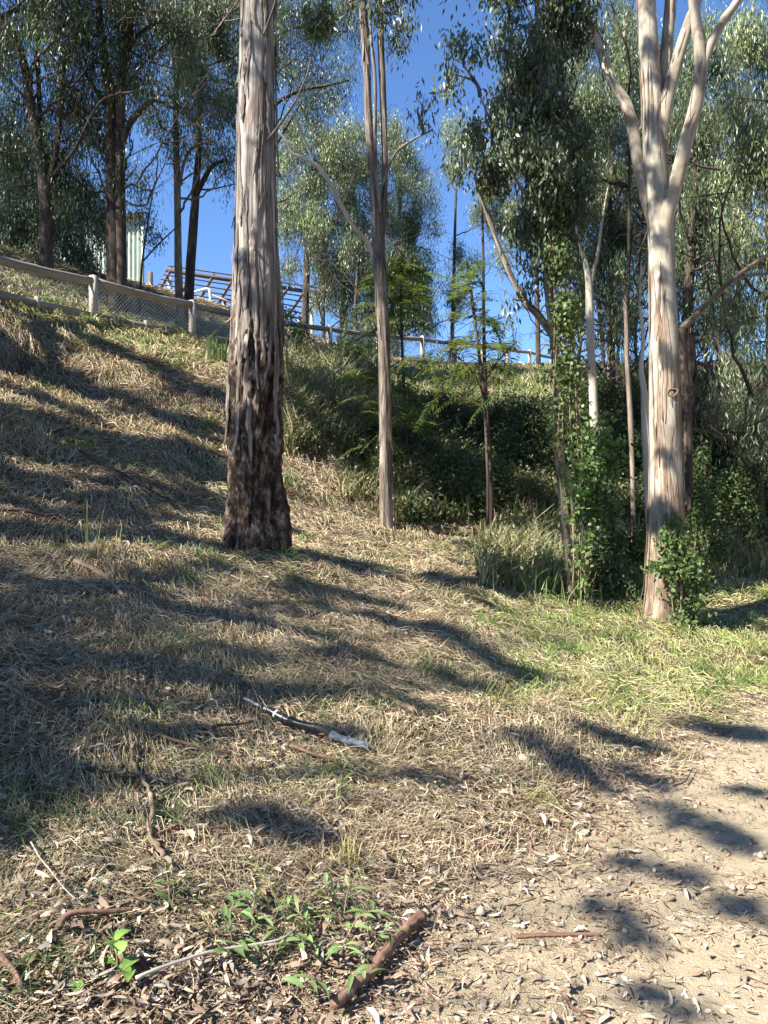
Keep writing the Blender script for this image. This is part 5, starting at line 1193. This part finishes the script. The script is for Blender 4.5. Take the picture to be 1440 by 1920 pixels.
# ------------------------------------------------------------------ things lying on the ground
def lay(pts, rad, n=30, lift=0.0, r_=None, crook=0.0):
    g = np.array([G(a, b) for a, b in pts]); P = crom(g, n)
    if crook: P[:, :2] += r_.normal(size=(n, 2)) * crook
    P[:, 2] = H(P[:, 0], P[:, 1]) + rad + lift
    P[:, 2] = np.convolve(np.pad(P[:, 2], 3, mode='edge'), np.ones(7) / 7, 'valid')
    return P
rr = np.random.default_rng(55)
def stick(name, label, pts, rad, mat, cat='stick', lift=.015, taper=.5, sides=8, group='sticks lying on the slope', crook=0.0, prof=None):
    rad *= 1.08; lift = lift + .02 if lift > .008 else lift
    P = lay(pts, rad, 36, lift, rr, crook); t = np.linspace(0, 1, 36)
    R = rad * (1 - taper * t) * (1 + .12 * rr.normal(size=36) * .6)
    B_ = Bag(); B_.tube(P, R, sides, furrow(int(pts[0][0]) % 50, .12, fl=8)); o = B_.build(name, mat, None, True)
    return tag(o, label, cat, group)
stick('stick', 'crooked pale stick lying up and down the slope at lower left', [(240, 1372), (246, 1420), (252, 1470), (272, 1500), (285, 1545), (280, 1590), (296, 1625), (305, 1650)], .0075, M_stick, taper=-.3, crook=.004, lift=.03)
stick('stick', 'long thin reddish stick crossing the top of the crooked stick', [(245, 1398), (290, 1407), (350, 1424), (432, 1446)], .008, M_redbark, lift=.035)
stick('stick', 'short dark stick left of the crooked stick', [(162, 1480), (210, 1486), (262, 1488)], .009, M_darkbark, lift=.03)
stick('stick', 'bent red-brown stick just right of the crooked stick end', [(296, 1602), (318, 1588), (337, 1577), (380, 1580), (430, 1588)], .008, M_redbark, lift=.03)
stick('stick', 'long grey stick in the left shade running down the slope', [(0, 1310), (60, 1340), (150, 1388)], .008, M_stick, lift=.03)
stick('stick', 'dark curved stick left of the black pipe', [(395, 1392), (430, 1388), (475, 1385)], .009, M_darkbark, lift=.03)
stick('stick', 'thin dark branch in deep shade on the upper left slope', [(150, 860), (230, 905), (320, 960)], .016, M_darkbark, lift=.05)
stick('stick', 'broken grey branch at the left border below the shadow', [(0, 975), (50, 978), (110, 990)], .02, M_darkbark, lift=.05)
stick('stick', 'pale thin stick in the grass below the big trunk', [(245, 1120), (300, 1150), (395, 1170)], .008, M_stick, lift=.04)
stick('stick', 'red twig lying in the grass before the pale gum', [(1140, 1322), (1165, 1318), (1198, 1322)], .008, M_redbark, lift=.04)
stick('stick', 'smooth orange-brown stick lying alone on the dusty track', [(968, 1768), (1010, 1765), (1060, 1770), (1126, 1771)], .0085, M_redbark, lift=.004, taper=.3)
stick('stick', 'short red stick at the bottom border on the track', [(1060, 1893), (1085, 1905), (1110, 1920)], .006, M_redbark, lift=.004)
stick('stick', 'thin twig with a crook at the track verge', [(1262, 1487), (1285, 1478), (1300, 1450)], .005, M_darkbark, lift=.01)
stick('stick', 'stout weathered stick in half shade above the black pipe', [(705, 1318), (740, 1335), (775, 1356)], .016, M_stick, lift=.03, taper=.1)
stick('bark_curl', 'curled strip of red bark below the black pipe', [(545, 1425), (580, 1440), (640, 1454)], .011, M_redbark, 'bark', .03, group='fallen bark strips')
stick('bark_curl', 'pair of rolled brown bark strips at lower left', [(110, 1775), (128, 1757), (190, 1754), (248, 1745)], .011, M_redbark, 'bark', .03, group='fallen bark strips')
stick('bark_curl', 'reddish bark strip leaning at the left bottom corner', [(0, 1838), (25, 1880), (40, 1918)], .010, M_redbark, 'bark', .03, group='fallen bark strips')
stick('bark_curl', 'grey bark strip under the tussocks left of the big trunk', [(140, 1075), (200, 1105), (240, 1140)], .022, M_stick, 'bark', .03, group='fallen bark strips')
stick('bark_curl', 'pinkish bark slab leaning in the grass before the pale gum', [(1196, 1155), (1208, 1180), (1220, 1190)], .018, M_redbark, 'bark', .02, group='fallen bark strips')
stick('bark_curl', 'brown bark slabs heaped left of the big trunk foot', [(330, 932), (370, 938), (405, 942)], .05, M_redbark, 'bark', .0, group='fallen bark strips')
stick('log', 'thick red-brown rotting branch lying at the bottom edge beside the weed', [(625, 1925), (665, 1885), (700, 1850), (735, 1812), (762, 1780), (790, 1748)], .016, M_redbark, 'branch', .014, taper=-.25, sides=14, group=None, crook=.004)
stick('stalk', 'long straw-coloured stalk slanting through the weed at the bottom', [(255, 1905), (340, 1872), (420, 1840), (520, 1812), (560, 1795)], .006, M_pale, 'stalk', .05, group=None)
stick('stalk', 'thin bleached stalk by the left border', [(58, 1632), (90, 1680), (140, 1740)], .003, M_pale, 'stalk', .05, group=None)

# the discarded pipe
pa = lay([(458, 1342), (505, 1365), (560, 1388), (620, 1410), (690, 1433)], .018, 60, .058)
t = np.linspace(0, 1, 60)
pip = empty('hose_pipe', pa[30], 'black ribbed hose with silver taped ends lying in the dry grass', 'pipe')
def seg(a, b, rad, nm, mat, ribs=0, sides=18):
    n = 90; k = np.linspace(a, b, n); P = np.stack([np.interp(k, t, pa[:, i]) for i in range(3)], 1)
    R = np.full(n, rad) * (1 + (.10 * np.sin(np.linspace(0, ribs * 2 * np.pi, n)) if ribs else 0)); B_ = Bag(); B_.tube(P, R, sides, (lambda A, L: .03 * np.sin(A * 7)) if nm == 'hose' else None)
    return B_.build(nm, mat, pip, True)
seg(.0, .13, .009, 'silver_nozzle', M_silver); seg(.17, .21, .010, 'silver_sleeve', M_silver); seg(.20, .72, .021, 'hose', M_plastic)
seg(.27, .285, .023, 'tape', M_wire); seg(.335, .355, .027, 'clamp', M_plastic); seg(.40, .44, .026, 'coupling', M_plastic, 2); seg(.60, .615, .026, 'clamp', M_plastic); seg(.70, 1.0, .020, 'silver_end', M_silver, 0)

def rock(label, px, py, s, seed):
    q = np.random.default_rng(seed); g = G(px, py); nu, nv = 14, 9
    a, b = np.meshgrid(np.linspace(0, 2 * np.pi, nu, endpoint=False), np.linspace(.05, np.pi - .05, nv)); 
    rad = 1 + .5 * vnoise(np.cos(a) * 1.5 + seed, b * 1.6, seed) + .25 * vnoise(np.cos(a) * 4 + seed, np.sin(a) * 4 + b * 4, seed + 1)
    V = np.stack([np.cos(a) * np.sin(b) * rad * s, np.sin(a) * np.sin(b) * rad * s * .8, np.cos(b) * rad * s * .6], -1).reshape(-1, 3) + [g[0], g[1], float(H(g[0], g[1])) + s * .25]
    i = np.arange(nv - 1)[:, None] * nu; j = np.arange(nu)[None]; j2 = (j + 1) % nu
    o = mesh('rock', V, np.stack([i + j, i + nu + j, i + nu + j2, i + j2], -1).reshape(-1, 4), mat=M_stone, smooth=False)
    tag(o, label, 'rock', 'rocks by the track')
rock('pale dusty rock at the foot of the bank, top of the small group', 982, 1428, .05, 401)
rock('grey rock beside the pale one at the foot of the bank', 908, 1452, .04, 402)
rock('small white stone on the open track beyond the orange-brown stick', 1245, 1646, .022, 403)
rock('sandy clod of earth at lower left below the crooked stick', 192, 1675, .045, 404)
rock('flat round pale stone right of the green tuft, lower middle', 518, 1648, .022, 405)
rock('sandy clod in the litter above the rotting branch', 805, 1640, .04, 406)
rock('little pale stone at the bottom edge of the track', 1100, 1535, .02, 407)
# broken ring of bark
g = G(610, 1580); a = np.linspace(-.3, 3.6, 24); B_ = Bag()
V = []
for z in (0, .028):
    for rad in (.030, .026): V.append(np.stack([g[0] + np.cos(a + 3.2) * rad, g[1] + np.sin(a + 3.2) * rad, np.full(24, float(H(g[0], g[1])) + .01 + z)], 1))
V = np.vstack(V); j = np.arange(23)
B_.add(V, np.vstack([np.stack([j + p, j + 1 + p, j + 1 + q_, j + q_], -1) for p, q_ in ((0, 48), (24, 72), (48, 72), (0, 24))]))
tag(B_.build('bark_ring', M_redbark, None, True), 'small open ring of brown bark in the shadow below the pipe', 'bark')

# broad-leaved weeds in front
def weed(label, stems, L, Wd, tint, seed, name='weed'):
    q = np.random.default_rng(seed); g0 = G(*stems[0][0]); root = empty(name, g0, label, 'weed', 'green weeds at the foot of the bank'); tb, fb = Bag(), Bag()
    for a, b, up, nl in stems:
        A = G(*a); E = G(*b); up = up * 1.5 + .03; E = E + [0, 0, up]; M = (A + E) / 2 + [0, 0, up * .4]; P = crom([A, M, E], 14); tb.tube(P, np.linspace(.004, .0015, 14), 5)
        dr = nrm(E - A); sd = nrm(np.cross(dr, [0, 0, 1]))
        for k in range(nl):
            t_ = (k + 1) / nl; c0 = P[min(13, int(3 + t_ * 10))]; s_ = 1 if k % 2 else -1
            d = nrm(dr * .6 + sd * s_ * q.uniform(.3, 1.1) + np.array([0, 0, q.uniform(-.2, .5)])); l = L * q.uniform(.7, 1.2); u_ = nrm(np.cross(d, [0, 0, 1]) + q.normal(size=3) * .25); nn = np.cross(u_, d); nn = nn * np.sign(nn[2] + 1e-6)
            tt = np.array([0, .15, .4, .7, .9, 1]); ww = np.array([.05, .55, 1, .75, .3, .02]) * Wd / 2
            mid = c0 + d * l * tt[:, None] - np.array([0, 0, 1]) * (l * .45 * tt ** 2)[:, None]
            V = np.concatenate([mid - u_ * ww[:, None] + nn * (ww * .5)[:, None], mid, mid + u_ * ww[:, None] + nn * (ww * .5)[:, None]]); j = np.arange(5)
            fb.add(V, np.vstack([np.stack([j, j + 1, 6 + j + 1, 6 + j], -1), np.stack([6 + j, 7 + j, 13 + j, 12 + j], -1)]), c=np.tile(np.array(tint) * math.exp(q.normal() * .2), (18, 1)))
    tb.build('stems', M_grass if False else M_stick, root, True); fb.build('leaves', M_soft, root)
weed('sprawling leafy green weed at the bottom middle beside the rotting branch', [((640, 1760), (600, 1725), .08, 9), ((640, 1760), (660, 1720), .07, 8), ((600, 1800), (540, 1760), .06, 8), ((640, 1780), (700, 1760), .05, 7), ((600, 1800), (560, 1830), .05, 7), ((640, 1800), (650, 1850), .05, 7),
     ((560, 1800), (480, 1790), .05, 6), ((500, 1800), (460, 1830), .04, 6), ((620, 1880), (570, 1915), .05, 6), ((640, 1860), (690, 1880), .04, 5), ((690, 1790), (740, 1800), .04, 5)], .095, .020, (.18, .27, .10), 501)
weed('dark green leafy weed left of the sprawling one at the bottom', [((470, 1780), (480, 1750), .07, 7), ((440, 1800), (420, 1780), .05, 6), ((460, 1800), (430, 1840), .04, 6), ((420, 1760), (450, 1740), .05, 5)], .09, .022, (.14, .22, .08), 502)
weed('little bright weed with rounded leaves near the lower left corner', [((222, 1850), (215, 1830), .05, 4), ((222, 1850), (240, 1870), .03, 4), ((150, 1905), (140, 1900), .02, 2)], .07, .045, (.18, .32, .07), 503)
weed('small green leaves poking up just below the left end of the stalk', [((320, 1740), (330, 1715), .05, 4), ((320, 1730), (312, 1700), .06, 4)], .08, .02, (.11, .20, .06), 504)
weed('tiny bright green shoot at the silver end of the pipe', [((690, 1428), (700, 1412), .04, 4), ((712, 1412), (735, 1395), .03, 4)], .045, .015, (.22, .36, .08), 505)
weed('tiny bright shoot on the half-shaded slope left of the big trunk', [((200, 1065), (202, 1050), .07, 4)], .09, .03, (.25, .42, .08), 506)
weed('low green seedling in the mown grass below the vine-wrapped tree', [((825, 1290), (850, 1280), .04, 5), ((825, 1290), (800, 1285), .04, 4)], .07, .03, (.12, .22, .07), 507)
